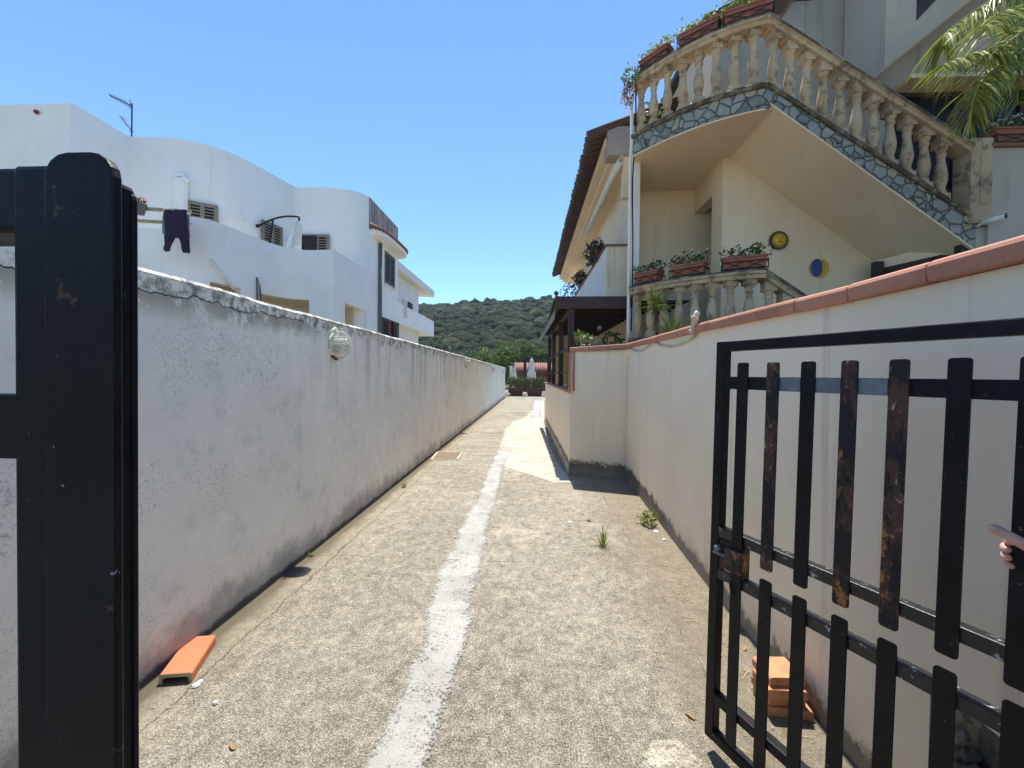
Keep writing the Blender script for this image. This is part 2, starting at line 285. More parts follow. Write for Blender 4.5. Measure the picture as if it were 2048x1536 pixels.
# ------------------------------------------------------------------ mesh builder
def frame(d, up=Vector((0, 0, 1))):
    d = Vector(d).normalized()
    if abs(d.dot(up)) > .98: up = Vector((1, 0, 0))
    x = d.cross(up).normalized(); return x, x.cross(d).normalized(), d
class MB:
    def __init__(s): s.v = []; s.f = []
    def add(s, vs, fs):
        o = len(s.v); s.v += [Vector(v) for v in vs]; s.f += [tuple(i + o for i in f) for f in fs]; return s
    def hexa(s, p): return s.add(p, [(0, 3, 2, 1), (4, 5, 6, 7), (0, 1, 5, 4), (1, 2, 6, 5), (2, 3, 7, 6), (3, 0, 4, 7)])
    def box(s, x0, x1, y0, y1, z0, z1):
        return s.hexa([(x0, y0, z0), (x1, y0, z0), (x1, y1, z0), (x0, y1, z0), (x0, y0, z1), (x1, y0, z1), (x1, y1, z1), (x0, y1, z1)])
    def obox(s, o, a, b, c):                     # corner + three edge vectors
        o, a, b, c = map(Vector, (o, a, b, c))
        return s.hexa([o, o + a, o + a + b, o + b, o + c, o + a + c, o + a + b + c, o + b + c])
    def bar(s, p, q, w, h, up=(0, 0, 1)):
        p, q = Vector(p), Vector(q); x, y, d = frame(q - p, Vector(up))
        return s.obox(p - x * w / 2 - y * h / 2, x * w, y * h, q - p)
    def prism(s, poly, vec):
        n = len(poly); poly = [Vector(p) for p in poly]; vec = Vector(vec)
        return s.add(poly + [p + vec for p in poly], [tuple(range(n))[::-1], tuple(range(n, 2 * n))] + [(i, (i + 1) % n, (i + 1) % n + n, i + n) for i in range(n)])
    def tube(s, pts, r, n=8):
        pts = [Vector(p) for p in pts]; k = len(pts)
        rr = r if isinstance(r, (list, tuple)) else [r] * k
        vs = []; px = None
        for i, p in enumerate(pts):
            d = (pts[min(i + 1, k - 1)] - pts[max(i - 1, 0)]).normalized()
            if px is None: x, y, _ = frame(d)
            else:
                x = (px - d * px.dot(d)).normalized(); y = x.cross(d).normalized()
            px = x
            for j in range(n):
                t = 2 * math.pi * j / n; vs.append(p + (x * math.cos(t) + y * math.sin(t)) * rr[i])
        fs = [(i * n + j, i * n + (j + 1) % n, (i + 1) * n + (j + 1) % n, (i + 1) * n + j) for i in range(k - 1) for j in range(n)]
        return s.add(vs, fs + [tuple(range(n))[::-1], tuple(range((k - 1) * n, k * n))])
    def lathe(s, prof, c, n=16, axis=(0, 0, 1)):
        c = Vector(c); x, y, d = frame(axis) if axis != (0, 0, 1) else (Vector((1, 0, 0)), Vector((0, 1, 0)), Vector((0, 0, 1)))
        vs = [c + d * z + (x * math.cos(2 * math.pi * j / n) + y * math.sin(2 * math.pi * j / n)) * r for r, z in prof for j in range(n)]
        k = len(prof)
        fs = [(i * n + j, i * n + (j + 1) % n, (i + 1) * n + (j + 1) % n, (i + 1) * n + j) for i in range(k - 1) for j in range(n)]
        return s.add(vs, fs + [tuple(range(n))[::-1], tuple(range((k - 1) * n, k * n))])
    def sweep(s, path, prof):                    # prof: (lateral right of travel, up) ring
        path = [Vector(p) for p in path]; k = len(path); m = len(prof); vs = []
        for i, p in enumerate(path):
            d1 = (path[i] - path[i - 1]) if i else (path[1] - path[0])
            d2 = (path[i + 1] - path[i]) if i < k - 1 else d1
            n1 = Vector((d1.y, -d1.x, 0)).normalized(); n2 = Vector((d2.y, -d2.x, 0)).normalized()
            n = (n1 + n2).normalized(); n /= max(.4, n.dot(n1))
            vs += [p + n * a + Vector((0, 0, b)) for a, b in prof]
        fs = [(i * m + j, i * m + (j + 1) % m, (i + 1) * m + (j + 1) % m, (i + 1) * m + j) for i in range(k - 1) for j in range(m)]
        return s.add(vs, fs + [tuple(range(m))[::-1], tuple(range((k - 1) * m, k * m))])
    def build(s, name, mat, parent=None, smooth=False, bevel=0, recalc=True, seg=2):
        me = bpy.data.meshes.new(name)
        off = parent.matrix_world.translation if parent is not None and parent.type == 'EMPTY' else Vector()
        if parent is not None and parent.parent is not None and parent.parent.type == 'EMPTY': off = parent.parent.matrix_world.translation
        me.from_pydata([tuple(v - off) for v in s.v], [], s.f); 
        if recalc:
            bm = bmesh.new(); bm.from_mesh(me); bmesh.ops.recalc_face_normals(bm, faces=bm.faces); bm.to_mesh(me); bm.free()
        me.materials.append(M[mat]); 
        if smooth: me.shade_smooth()
        o = bpy.data.objects.new(name, me); col.objects.link(o)
        if parent is not None: o.parent = parent
        if bevel:
            b = o.modifiers.new('bevel', 'BEVEL'); b.width = bevel; b.segments = seg; b.limit_method = 'ANGLE'; b.angle_limit = R(40)
        return o
def tag(o, label=None, cat=None, group=None, kind=None):
    for k, v in (('label', label), ('category', cat), ('group', group), ('kind', kind)):
        if v: o[k] = v
    return o
def thing(name, loc, label, cat, group=None):
    o = bpy.data.objects.new(name, None); col.objects.link(o); o.location = loc; o.empty_display_size = .1
    o.matrix_world = Matrix.Translation(Vector(loc))
    return tag(o, label, cat, group)
def dup(root, loc, label, parent=None):
    c = root.copy(); col.objects.link(c)
    if parent: c.parent = parent
    else: c.location = loc; c.matrix_world = Matrix.Translation(Vector(loc))
    if label: c['label'] = label
    for ch in root.children: dup(ch, None, None, c)
    return c
def soup(name, mat, parent, V, nper, tone=None):            # many small faces of nper corners
    V = np.asarray(V, dtype=np.float32).reshape(-1, 3); n = len(V) // nper
    if parent is not None:
        q = parent if parent.type == 'EMPTY' else parent.parent
        if q is not None and q.type == 'EMPTY': V = V - np.array(q.matrix_world.translation, dtype=np.float32)
    me = bpy.data.meshes.new(name); me.vertices.add(len(V)); me.vertices.foreach_set('co', V.ravel())
    me.loops.add(len(V)); me.loops.foreach_set('vertex_index', np.arange(len(V), dtype=np.int32))
    me.polygons.add(n); me.polygons.foreach_set('loop_start', np.arange(0, len(V), nper, dtype=np.int32))
    me.update(calc_edges=True); me.validate()
    if tone is not None:
        at = me.attributes.new('tone', 'FLOAT', 'FACE'); at.data.foreach_set('value', np.asarray(tone, dtype=np.float32))
    me.materials.append(M[mat]); o = bpy.data.objects.new(name, me); col.objects.link(o)
    if parent is not None: o.parent = parent
    return o
def unit(a): return a / np.maximum(1e-9, np.linalg.norm(a, axis=-1, keepdims=True))
def leafquads(C, size, out=None, asp=.5):                   # rhombic leaves at points C, roughly facing out
    n = len(C); d = unit(rng.normal(size=(n, 3)) + (0 if out is None else out * .8)); 
    t = unit(np.cross(d, rng.normal(size=(n, 3)))); b = np.cross(d, t)
    sz = np.asarray(size).reshape(-1, 1) * rng.uniform(.7, 1.3, (n, 1))
    return np.stack([C - t * sz, C + b * sz * asp, C + t * sz, C - b * sz * asp], 1)
def clump(c, r, n, flat=1.0):                               # points through an uneven ball
    d = unit(rng.normal(size=(n, 3))); rad = rng.uniform(.35, 1, (n, 1)) ** .6
    ph = rng.uniform(0, 6, 3)
    lump = 1 + .22 * np.sin(d[:, :1] * 4 + ph[0]) * np.sin(d[:, 1:2] * 4 + ph[1]) + .12 * np.sin(d[:, 2:] * 7 + ph[2])
    p = d * rad * lump * r; p[:, 2] *= flat
    return p + np.array(c), d
def ribbons(items, seg=5):                                  # (base, direction, length, width, droop) strap leaves -> quads, each leaf one island
    vs = []; fs = []
    for base, d, L, w, droop in items:
        p = Vector(base); d = Vector(d).normalized(); side = d.cross(Vector((0, 0, 1)))
        if side.length < .05: side = Vector((random.uniform(-1, 1), random.uniform(-1, 1), 0))
        side.normalize(); side = (side + Vector((0, 0, random.uniform(-.5, .5)))).normalized()
        o = len(vs)
        for i in range(seg + 1):
            t = i / seg; ww = w * (1 - t ** 2.2) * (.7 + .3 * min(1, t * 4)) + w * .03
            vs += [p - side * ww / 2, p + side * ww / 2]
            d = (d + Vector((0, 0, -droop / seg))).normalized(); p = p + d * L / seg
        fs += [(o + 2 * i, o + 2 * i + 1, o + 2 * i + 3, o + 2 * i + 2) for i in range(seg)]
    m = MB(); m.v = vs; m.f = fs; return m
# ------------------------------------------------------------------ light and sky
SUN_EL = 69
w = bpy.data.worlds.new('World'); scene.world = w; w.use_nodes = True
sk = w.node_tree.nodes.new('ShaderNodeTexSky'); sk.sky_type = 'NISHITA'; sk.sun_disc = False
sk.sun_elevation = R(SUN_EL); sk.sun_rotation = R(-1.2); sk.altitude = 50; sk.air_density = 1.0; sk.dust_density = 0; sk.ozone_density = 3
bg = w.node_tree.nodes['Background']; tn_ = w.node_tree.nodes.new('ShaderNodeMix'); tn_.data_type = 'RGBA'; tn_.blend_type = 'MULTIPLY'; tn_.inputs[0].default_value = 1; tn_.inputs[7].default_value = (.73, .92, 1.02, 1); w.node_tree.links.new(sk.outputs[0], tn_.inputs[6]); w.node_tree.links.new(tn_.outputs[2], bg.inputs[0]); bg.inputs[1].default_value = .088
sd = bpy.data.lights.new('sun', 'SUN'); sd.energy = 3.25; sd.angle = R(.55); sd.color = (1, .96, .88)
so = bpy.data.objects.new('sun', sd); col.objects.link(so); so.rotation_euler = (R(-(90 - SUN_EL)), 0, R(1.2)); so.location = (0, 5, 30)
vs = scene.view_settings; vs.view_transform = 'Standard'; vs.look = 'None'; vs.gamma = 1; vs.exposure = 1.36
# ------------------------------------------------------------------ ground
g = MB(); g.add([(-500, -60, -.02), (500, -60, -.02), (500, 900, -.02), (-500, 900, -.02)], [(0, 1, 2, 3)])
tag(g.build('ground', 'dry_ground'), kind='structure')
g = MB(); g.add([(-2.2, -4, 0), (4.0, -4, 0), (4.0, 36, 0), (-2.2, 36, 0)], [(0, 1, 2, 3)])
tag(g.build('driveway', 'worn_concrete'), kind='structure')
def rowsheet(name, mat, rows, z, cols=16, sub=10):   # sheet surveyed as rows across the drive, with its edge distance stored for the wear
    vs, fs, ed = [], [], []; fine = []
    for r0, r1 in zip(rows, rows[1:]):
        for k in range(sub): fine.append(tuple(lerp_(a, b, k / sub) for a, b in zip(r0, r1)))
    fine.append(rows[-1]); n = len(fine)
    for i, (y, xl, xr) in enumerate(fine):
        p, q = P(xl, y, Z=z), P(xr, y, Z=z); w_ = (q - p).normalized()
        p = p - w_ * (.022 + .03 * mnoise.noise(p * 5) + .012 * mnoise.noise(p * 23)); q = q + w_ * (.022 + .03 * mnoise.noise(q * 5) + .012 * mnoise.noise(q * 23))
        for c_ in range(cols + 1):
            vs.append(p.lerp(q, c_ / cols)); e = abs(2 * c_ / cols - 1)
            ed.append(max(e, 1 - min(i, n - 1 - i) / (sub * .6)) if min(i, n - 1 - i) < sub * .6 else e)
    fs = [(i * (cols + 1) + c_, (i + 1) * (cols + 1) + c_, (i + 1) * (cols + 1) + c_ + 1, i * (cols + 1) + c_ + 1) for i in range(n - 1) for c_ in range(cols)]
    me = bpy.data.meshes.new(name); me.from_pydata([tuple(v) for v in vs], [], fs); at = me.attributes.new('edge', 'FLOAT', 'POINT'); at.data.foreach_set('value', ed)
    bm = bmesh.new(); bm.from_mesh(me); bm.normal_update(); bm.faces.ensure_lookup_table()
    if bm.faces[0].normal.z < 0: bmesh.ops.reverse_faces(bm, faces=bm.faces[:])
    bm.to_mesh(me); bm.free(); me.materials.append(M[mat]); ob = bpy.data.objects.new(name, me); col.objects.link(ob); return tag(ob, kind='structure')
def lerp_(a, b, t): return a + (b - a) * t
rowsheet('cement_patch', 'pale_cement', [(966, 1108, 1142), (950, 1062, 1136), (936, 1012, 1128), (928, 986, 1122), (905, 991, 1109), (880, 1000, 1100), (858, 1008, 1093), (843, 1022, 1091), (834, 1050, 1090), (815, 1068, 1089), (800, 1072, 1088)], .005)
rowsheet('white_stripe', 'worn_white_paint', [(1570, 705, 852), (1500, 735, 868), (1440, 768, 884), (1392, 795, 903), (1340, 812, 918), (1300, 828, 932), (1250, 842, 944), (1200, 855, 950), (1150, 872, 962), (1100, 895, 972), (1060, 914, 979), (1028, 928, 985), (1004, 950, 994), (975, 961, 1000), (950, 969, 1006), (925, 982, 1012), (895, 995, 1030)], .009)
rowsheet('white_stripe_far', 'worn_white_paint', [(838, 1056, 1086), (815, 1064, 1083), (796, 1067, 1079)], .009)
rowsheet('pale_blotch', 'thin_cement', [(1560, 1255, 1440), (1520, 1280, 1420), (1492, 1300, 1385), (1478, 1320, 1360)], .005)
# garden soil behind the right-hand wall, and the terrace behind the left-hand one (both higher than the drive)
m = MB(); m.box(1.75, 14, -2, 5.7, 0, 1.42); tag(m.build('garden_bed', 'soil'), kind='structure')
m = MB(); m.box(-30, -2.2, -2, 9.5, 0, 1.4); tag(m.build('terrace_ground', 'dry_ground'), kind='structure')
# ------------------------------------------------------------------ left boundary wall
LA, LB = P(262, 1390, Z=0), P(1010, 795, Z=0); Lt = (LB - LA).normalized(); Ln = Vector((Lt.y, -Lt.x, 0))
def onL(s): return LA + Lt * s
lw = MB(); ss = [-4 + .12 * i for i in range(int((29) / .12))]
ring = []
for s_ in ss:
    p = onL(s_); zt = 2.052 - .0018 * (s_) + .012 * mnoise.noise(Vector((s_ * 1.3, 0, 0))) + .006 * mnoise.noise(Vector((s_ * 6, 3, 0)))
    wv = .006 * mnoise.noise(Vector((s_ * .7, 9, 0)))
    ring.append([p + Ln * (wv + .012), p + Ln * (wv + .004) + Vector((0, 0, .5)), p + Ln * wv + Vector((0, 0, zt - .02)), p - Ln * .02 + Vector((0, 0, zt)), p - Ln * .2 + Vector((0, 0, zt)), p - Ln * .22])
k = len(ring); lw.v = [v for r in ring for v in r]
lw.f = [(i * 6 + j, i * 6 + (j + 1) % 6, (i + 1) * 6 + (j + 1) % 6, (i + 1) * 6 + j) for i in range(k - 1) for j in range(6)] + [tuple(range(6))[::-1], tuple(range((k - 1) * 6, k * 6))]
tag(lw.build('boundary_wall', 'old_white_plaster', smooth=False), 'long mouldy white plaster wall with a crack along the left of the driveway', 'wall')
# caged bulkhead lamps along it
def wall_lamp(pos, label, full):
    t = thing('wall_lamp', pos, label, 'lamp', 'caged lamps along the white wall')
    p = Vector(pos); n = Ln; v = Vector((0, 0, 1))
    def tall(m):
        for q in m.v: q.z = p.z + (q.z - p.z) * 1.38
        return m
    m = MB(); m.lathe([(.075, 0), (.075, .03), (.06, .045)], p, 18, tuple(n)); tall(m).build('base', 'lamp_white', t, True)
    m = MB(); m.lathe([(.058, .04), (.062, .07), (.058, .105), (.042, .135), (.015, .148), (.002, .15)], p, 18, tuple(n)); tall(m).build('glass_globe', 'lamp_white', t, True)
    m = MB()
    for zz in (-.05, -.025, 0, .025, .05):
        hw = math.sqrt(max(.0005, .074 ** 2 - zz ** 2))
        pts = [p + Lt * (-hw) + n * .03 + v * zz, p + Lt * (-hw * .95) + n * .11 + v * zz, p + Lt * (-hw * .5) + n * .158 + v * zz, p + Lt * (hw * .5) + n * .158 + v * zz, p + Lt * (hw * .95) + n * .11 + v * zz, p + Lt * hw + n * .03 + v * zz]
        m.tube(pts, .0055, 6)
    m.tube([p + v * .085 + n * .02, p + v * .09 + n * .10, p + v * .05 + n * .165, p - v * .05 + n * .165, p - v * .09 + n * .10, p - v * .085 + n * .02], .006, 6)
    tall(m).build('cage', 'lamp_white', t, True)
    m = MB(); m.tube([p + v * .06 - Lt * .08 + n * .02, p + v * .10 - Lt * .05 + n * .03, p + v * .115 + n * .03, p + v * .10 + Lt * .05 + n * .03, p + v * .06 + Lt * .08 + n * .02], .008, 6); tall(m).build('hood_ring', 'white_plastic', t, True)
    m = MB(); m.bar(p - v * .075 + n * .0, p - v * .10 + n * .05, .05, .012); tall(m).build('bracket', 'lamp_rust', t)
    return t
lamps = [((664, 690), 'nearest and largest caged cream bulkhead lamp on the white wall'), ((930, 725), 'second caged cream lamp along the white wall, past the big near one'), ((984, 737), 'third caged cream lamp along the white wall'),
         ((1006, 741), 'fourth caged cream lamp, small and far along the white wall')]
L0 = None
for (x, y), lb in lamps:
    q = PL(x, y, LA, Ln)
    if L0 is None: L0 = wall_lamp(tuple(q), lb, True)
    else: dup(L0, tuple(q), lb)
# ------------------------------------------------------------------ right-hand beige wall
wall_r = thing('garden_wall', (1.3, 3, 0), 'beige rendered wall with terracotta coping along the right of the driveway', 'wall')
rA = Vector((1.285, -1.6, 0)); rB = P(1706, 1525, Z=0); rC = P(1410, 1165, Z=0); rD = P(1253, 960, Z=0); rE = P(1139, 950, Z=0); rF = P(1090, 845, Z=0)
CB = {'a': 1.86, 'b': 1.862, 'c': 1.895, 'd': 1.955, 'e': 1.905}
T = .2
def right_of(a, b):
    d = (b - a); return Vector((d.y, -d.x, 0)).normalized()
def wallseg(mb, a, b, z0a, z0b, z1a, z1b, off0=0.0, off1=T):
    n = right_of(a, b)
    ps = [a + n * off0, b + n * off0, b + n * off1, a + n * off1]
    zz0 = [z0a, z0b, z0b, z0a]; zz1 = [z1a, z1b, z1b, z1a]
    mb.hexa([Vector((p.x, p.y, z)) for p, z in zip(ps, zz0)] + [Vector((p.x, p.y, z)) for p, z in zip(ps, zz1)])
def lerp(a, b, t): return a + (b - a) * t
def atY(a, b, y): return lerp(a, b, (y - a.y) / (b.y - a.y))
h0, h1 = atY(rA, rB, .98), atY(rA, rB, 1.36)
m = MB()
wallseg(m, rA, h0, 0, 0, 1.86, 1.86); wallseg(m, h0, h1, 0, 0, .30, .30); wallseg(m, h0, h1, .56, .56, 1.86, 1.86); wallseg(m, h0, h1, .30, .30, .56, .56, .15)
wallseg(m, h1, rB, 0, 0, 1.86, 1.862); wallseg(m, rB, rC, 0, 0, 1.862, CB['c']); wallseg(m, rC, rD, 0, 0, CB['c'], CB['d'])
wallseg(m, rD + Vector((T, 0, 0)), rE + (rD - rE).normalized() * .0, 0, 0, CB['d'], CB['e'])
LZ = 1.27
wallseg(m, rE, rF, .0, .0, LZ, LZ); rG = rF + Vector((2.2, .3, 0)); wallseg(m, rF, rG, 0, 0, LZ, LZ)
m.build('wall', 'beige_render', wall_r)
# broken-out niche near the foot
m = MB()
for i in range(60):
    s_ = random.random(); z_ = random.uniform(.30, .56); p = lerp(h0, h1, s_); n = right_of(rA, rB)
    if random.random() < .5: s_ = random.choice((random.uniform(0, .06), random.uniform(.93, 1.0))); p = lerp(h0, h1, s_)
    else: z_ = random.choice((random.uniform(.30, .32), random.uniform(.545, .56)))
    q = p + n * random.uniform(.01, .12) + Vector((0, 0, z_)); r = random.uniform(.012, .03)
    m.lathe([(.002, -r), (r * .8, -r * .5), (r, 0), (r * .7, r * .6), (.002, r)], q, 6)
m.box(h0.x + .03, h0.x + .15, 1.0, 1.13, .305, .46); m.box(h0.x + .145, h0.x + .149, .99, 1.35, .301, .559)
m.build('broken_niche', 'rough_cement', wall_r)
m = MB(); n = right_of(rA, rB); p = lerp(h0, h1, .5) + n * .075 + Vector((0, 0, .306)); m.bar(lerp(h0, h1, .3) + n * .07 + Vector((0, 0, .34)), lerp(h0, h1, .75) + n * .07 + Vector((0, 0, .34)), .08, .07); m.build('niche_box', 'dark_void', wall_r, bevel=.008)
# terracotta coping with rounded nose, tile by tile
cprof = [(-.034, 0), (-.038, .048), (-.033, .060), (-.020, .068), (T + .02, .074), (T + .035, .05), (T + .032, 0)]
m = MB(); path = [(rA, 1.86), (rB, 1.862), (rC, CB['c']), (rD, CB['d'])]
pts = [Vector((p.x, p.y, z)) for p, z in path]
def walk(pts, step):
    out = [pts[0]]; acc = 0
    for a, b in zip(pts, pts[1:]):
        L = (b - a).length; t = step - acc
        while t < L: out.append(a.lerp(b, t / L)); t += step
        acc = L - (t - step)
    out.append(pts[-1]); return out
tiles = walk(pts, .33)
for a, b in zip(tiles, tiles[1:]):
    if (b - a).length < .03: continue
    d = (b - a).normalized(); dz = Vector((random.uniform(-.002, .002), 0, random.uniform(-.0025, .0025)))
    m.sweep([a + d * .002 + dz, b - d * .002 + dz], cprof)
a = Vector((rD.x, rD.y, CB['d'])); b = Vector((rE.x - .02, rE.y, CB['e'])); 
for k_ in range(3): m.sweep([a.lerp(b, k_ / 3 + .003), a.lerp(b, (k_ + 1) / 3 - .003)], cprof)
m.build('coping', 'terracotta_coping', wall_r, bevel=.006)
# vertical edge tile and the sill of the low stretch
n = right_of(rE, rF); m = MB(); d = (rF - rE).normalized()
for z0, z1 in ((LZ + .03, 1.58), (1.583, CB['e'] - .002)): m.obox(Vector((rE.x, rE.y, z0)) - n * .03 - d * .03, d * .10, n * .09, (0, 0, z1 - z0))
m.build('edge_tile', 'terracotta_coping', wall_r, bevel=.008)
m = MB(); a = Vector((rE.x, rE.y, LZ)) + d * .07; b = Vector((rF.x, rF.y, LZ))
N_ = 20
for i in range(N_): m.sweep([a.lerp(b, i / N_) + d * .002, a.lerp(b, (i + 1) / N_) - d * .002], [(-.03, 0), (-.03, .03), (-.018, .036), (T + .02, .036), (T + .02, 0)])
m.build('sill', 'terracotta_coping', wall_r, bevel=.006)
m = MB(); N_ = 17
for i in range(N_): 
    a, b = lerp(rE, rF, i / N_) + d * (.003 if i else .03), lerp(rE, rF, (i + 1) / N_) - d * .003
    m.sweep([a, b], [(-.02, 0), (-.02, .15), (-.012, .16), (.0005, .16), (.0005, 0)])
m.build('skirting', 'skirting_tile', wall_r)
# cable stapled under the coping, and its conduit elbow
def wallpt(x, y, a, b, off=.008): 
    n = right_of(a, b); return PL(x, y, a, n) - n * off
cb = thing('cable', (1.3, 5, 1.9), 'cream cable sagging under the terracotta coping of the beige wall', 'cable')
pts = [wallpt(1146, 790, rE, rF, .02), wallpt(1147, 705, rD, rE, .02), wallpt(1175, 703, rD, rE), wallpt(1215, 701, rD, rE), wallpt(1250, 700, rD, rE, .015), wallpt(1262, 698, rC, rD, .015), wallpt(1280, 703, rC, rD), wallpt(1296, 694, rC, rD), wallpt(1310, 686, rC, rD), wallpt(1325, 691, rC, rD), wallpt(1345, 693, rC, rD), wallpt(1365, 688, rC, rD), wallpt(1385, 678, rC, rD), wallpt(1396, 668, rC, rD, .03)]
def smooth(pts, n=5):
    out = []
    for i in range(len(pts) - 1):
        p0, p1, p2, p3 = pts[max(i - 1, 0)], pts[i], pts[i + 1], pts[min(i + 2, len(pts) - 1)]
        for k in range(n):
            t = k / n; out.append(.5 * ((2 * p1) + (p2 - p0) * t + (2 * p0 - 5 * p1 + 4 * p2 - p3) * t * t + (3 * p1 - p0 - 3 * p2 + p3) * t ** 3))
    return out + [pts[-1]]
m = MB(); m.tube(smooth([Vector(p) for p in pts]), .011, 6); m.build('cord', 'cable_cream', cb, True)
e = wallpt(1396, 668, rC, rD, .045); m = MB(); m.tube([e, e + Vector((.0, -.02, .06)), e + Vector((0, -.05, .13)), e + Vector((.02, -.06, .17))], .021, 10); m.lathe([(.026, 0), (.026, .035)], e + Vector((0, -.005, .0)), 12); m.lathe([(.027, 0), (.027, .03)], e + Vector((0, -.045, .11)), 12); m.build('conduit_elbow', 'cream_pvc', cb, True)
# ------------------------------------------------------------------ gates
def rounded(s0, s1, z0, z1, r, n=4):
    out = []
    for cx, cz, a0 in ((s1 - r, z1 - r, 0), (s0 + r, z1 - r, 90), (s0 + r, z0 + r, 180), (s1 - r, z0 + r, 270)):
        for k in range(n + 1): a = R(a0 + 90 * k / n); out.append((cx + r * math.cos(a), cz + r * math.sin(a)))
    return out
def make_gate(o, u, n, L, label, rusty, first=.124, pitch=.1155, plate=False, lean=0.0, flat=1.502, sw=.04):
    o = Vector(o); u = Vector(u).normalized(); n = Vector(n).normalized(); v = Vector((0, 0, 1))
    t = thing('metal_gate', tuple(o), label, 'gate')
    s_0 = .02 if rusty else 0.0
    def pt(s, nn, z): return o + u * (s + lean * (z - 1.6)) + n * nn + v * z
    def bx(m, s0, s1, n0, n1, z0, z1): m.obox(pt(s0, n0, z0), u * (s1 - s0), n * (n1 - n0), pt(0, 0, z1) - pt(0, 0, z0))
    up_ = .0075 if plate else 0
    m = MB(); bx(m, s_0, s_0 + sw, -.046, -.006, .06, 1.69 + up_); m.build('end_stile', 'black_gate_paint', t, bevel=.004)
    m = MB(); bx(m, L - .04, L, -.046, -.006, .06, 1.69); m.build('hinge_stile', 'black_gate_paint', t, bevel=.004)
    m = MB(); bx(m, s_0 + .03, L - .03, -.045, -.007, 1.65, 1.689 + up_); m.build('top_rail', 'black_gate_paint', t, bevel=.004)
    m = MB(); bx(m, s_0 + .03, L - .03, -.045, -.007, .061, .10); m.build('bottom_rail', 'black_gate_paint', t, bevel=.004)
    m = MB(); bx(m, s_0 + .03, L - .03, -.016, -.008, flat, flat + .048); m.build('flat_rail', 'black_gate_paint', t, bevel=.002)
    for z in (.905, .738, .222): 
        m = MB(); bx(m, s_0 + .03, L - .03, -.044, -.0075, z, z + .04); m.build('cross_rail', 'peeling_black_paint' if z > .3 else 'black_gate_paint', t, bevel=.003)
    k = 0; s = first
    while s + .042 < L - .05:
        if abs(s - first) < .01:
            m = MB(); m.prism([pt(a, -.006, z) for a, z in rounded(s, s + .042, .12, 1.603, .007)], n * .007); m.build('slat', 'black_gate_paint', t)
        else:
            m = MB(); m.prism([pt(a, -.006, z) for a, z in rounded(s, s + .042, .862, 1.602, .008)], n * .007); q = m.build('slat', 'rusty_black_paint' if k in rusty else 'black_gate_paint', t)
            if k in rusty: q['label'] = 'rust-stained upper slat'
            m = MB(); m.prism([pt(a, -.006, z) for a, z in rounded(s, s + .042, .125, .826, .008)], n * .007); m.build('slat', 'black_gate_paint', t)
        k += 1; s += pitch
    if rusty:
        for sa, sb in ((.282, .350), (.397, .467), (.511, .581)): m = MB(); bx(m, sa, sb, -.0078, -.0065, 1.503, 1.549); m.build('bare_zinc_strip', 'zinc_grey', t)
        m = MB(); bx(m, .041, .165, -.05, -.012, .775, .90); m.build('lock_box', 'rusty_black_paint', t, bevel=.004)
        lk = m; m = MB(); m.tube([pt(.065, -.012, .865), pt(.065, .012, .865)], .012, 10); m.tube([pt(.04, -.005, .84), pt(.12, -.002, .845)], .007, 8); m.build('latch_knob', 'zinc_grey', t, True)
        m = MB(); bx(m, .10, .17, -.006, .012, .80, .885); m.build('keeper_plate', 'rusty_black_paint', t, bevel=.004)
        m = MB(); m.tube(smooth([pt(.13, -.008, .79), pt(.125, .004, .74), pt(.145, .004, .71), pt(.15, -.006, .75)]), .003, 6); m.build('wire_loop', 'dark_iron', t)
    if plate:
        m = MB(); m.prism([pt(a, -.004, z) for a, z in rounded(-.0335, .0175, .06, 1.7005, .017)], n * .007); m.build('meeting_plate', 'black_gate_paint', t, bevel=.0015)
        m = MB(); m.prism([pt(a, -.0465, z) for a, z in rounded(-.001, .047, .05, 1.696, .009)], n * .006); m.build('back_plate', 'black_gate_paint', t, bevel=.0015)
    return t
gO = P(1408, 1470, Z=.06); gO.z = 0; ang = R(25.5); gu = Vector((math.sin(ang), -math.cos(ang), 0)); gn = Vector((gu.y, -gu.x, 0))
make_gate(gO, gu, gn, 1.34, 'open black metal gate leaf with rusty slats in front of the beige wall', (1, 3, 4), lean=.0165)
def Gp(s, nn, z): return gO + gu * s + gn * nn + Vector((0, 0, z))
lt = make_gate((-.323, .2645, 0), (-1, 0, 0), (0, -1, 0), 1.5, 'black metal gate leaf seen edge-close at the left, with rounded meeting plate', (), first=.16, plate=True, flat=1.484, sw=.054)
# gate posts at the hinges
for x_, y_, nm, lb in ((1.30 - .05, .42, 'gate_post', 'black hinge post of the open gate against the beige wall'), (-1.88, .235, 'gate_post', 'black hinge post of the closed gate beside the white wall')):
    m = MB(); m.box(x_ - .035, x_ + .035, y_ - .035, y_ + .035, 0, 1.72); tag(m.build(nm, 'black_gate_paint', bevel=.004), lb, 'gate post')
# ------------------------------------------------------------------ small things on the drive
def on(x, y): return P(x, y, Z=0)
a0, a1, a2 = on(318, 1369), on(384, 1364), on(432, 1287)
ux = (a1 - a0).normalized(); wd = (a1 - a0).length; uy = (a2 - a1).normalized(); ln = (a2 - a1).length
m = MB(); prof = [(0, 0), (.014, 0), (.016, .028), (.03, .032), (wd - .03, .032), (wd - .016, .028), (wd - .014, 0), (wd, 0), (wd, .042), (wd - .006, .05), (.006, .05), (0, .042)]
m.prism([a0 + ux * p + Vector((0, 0, z)) for p, z in prof], uy * ln)
tl = thing('coping_tile', tuple(a0), 'loose orange coping tile lying at the foot of the white wall', 'tile'); m.build('tile_body', 'terracotta_tile', tl, bevel=.003)
m = MB(); m.prism([a0 - uy * .0015 + ux * p + Vector((0, 0, z)) for p, z in [(q[0] * .995 + .0002, q[1] * .97) for q in prof]], uy * .0014); m.build('raw_edge', 'raw_ceramic', tl)
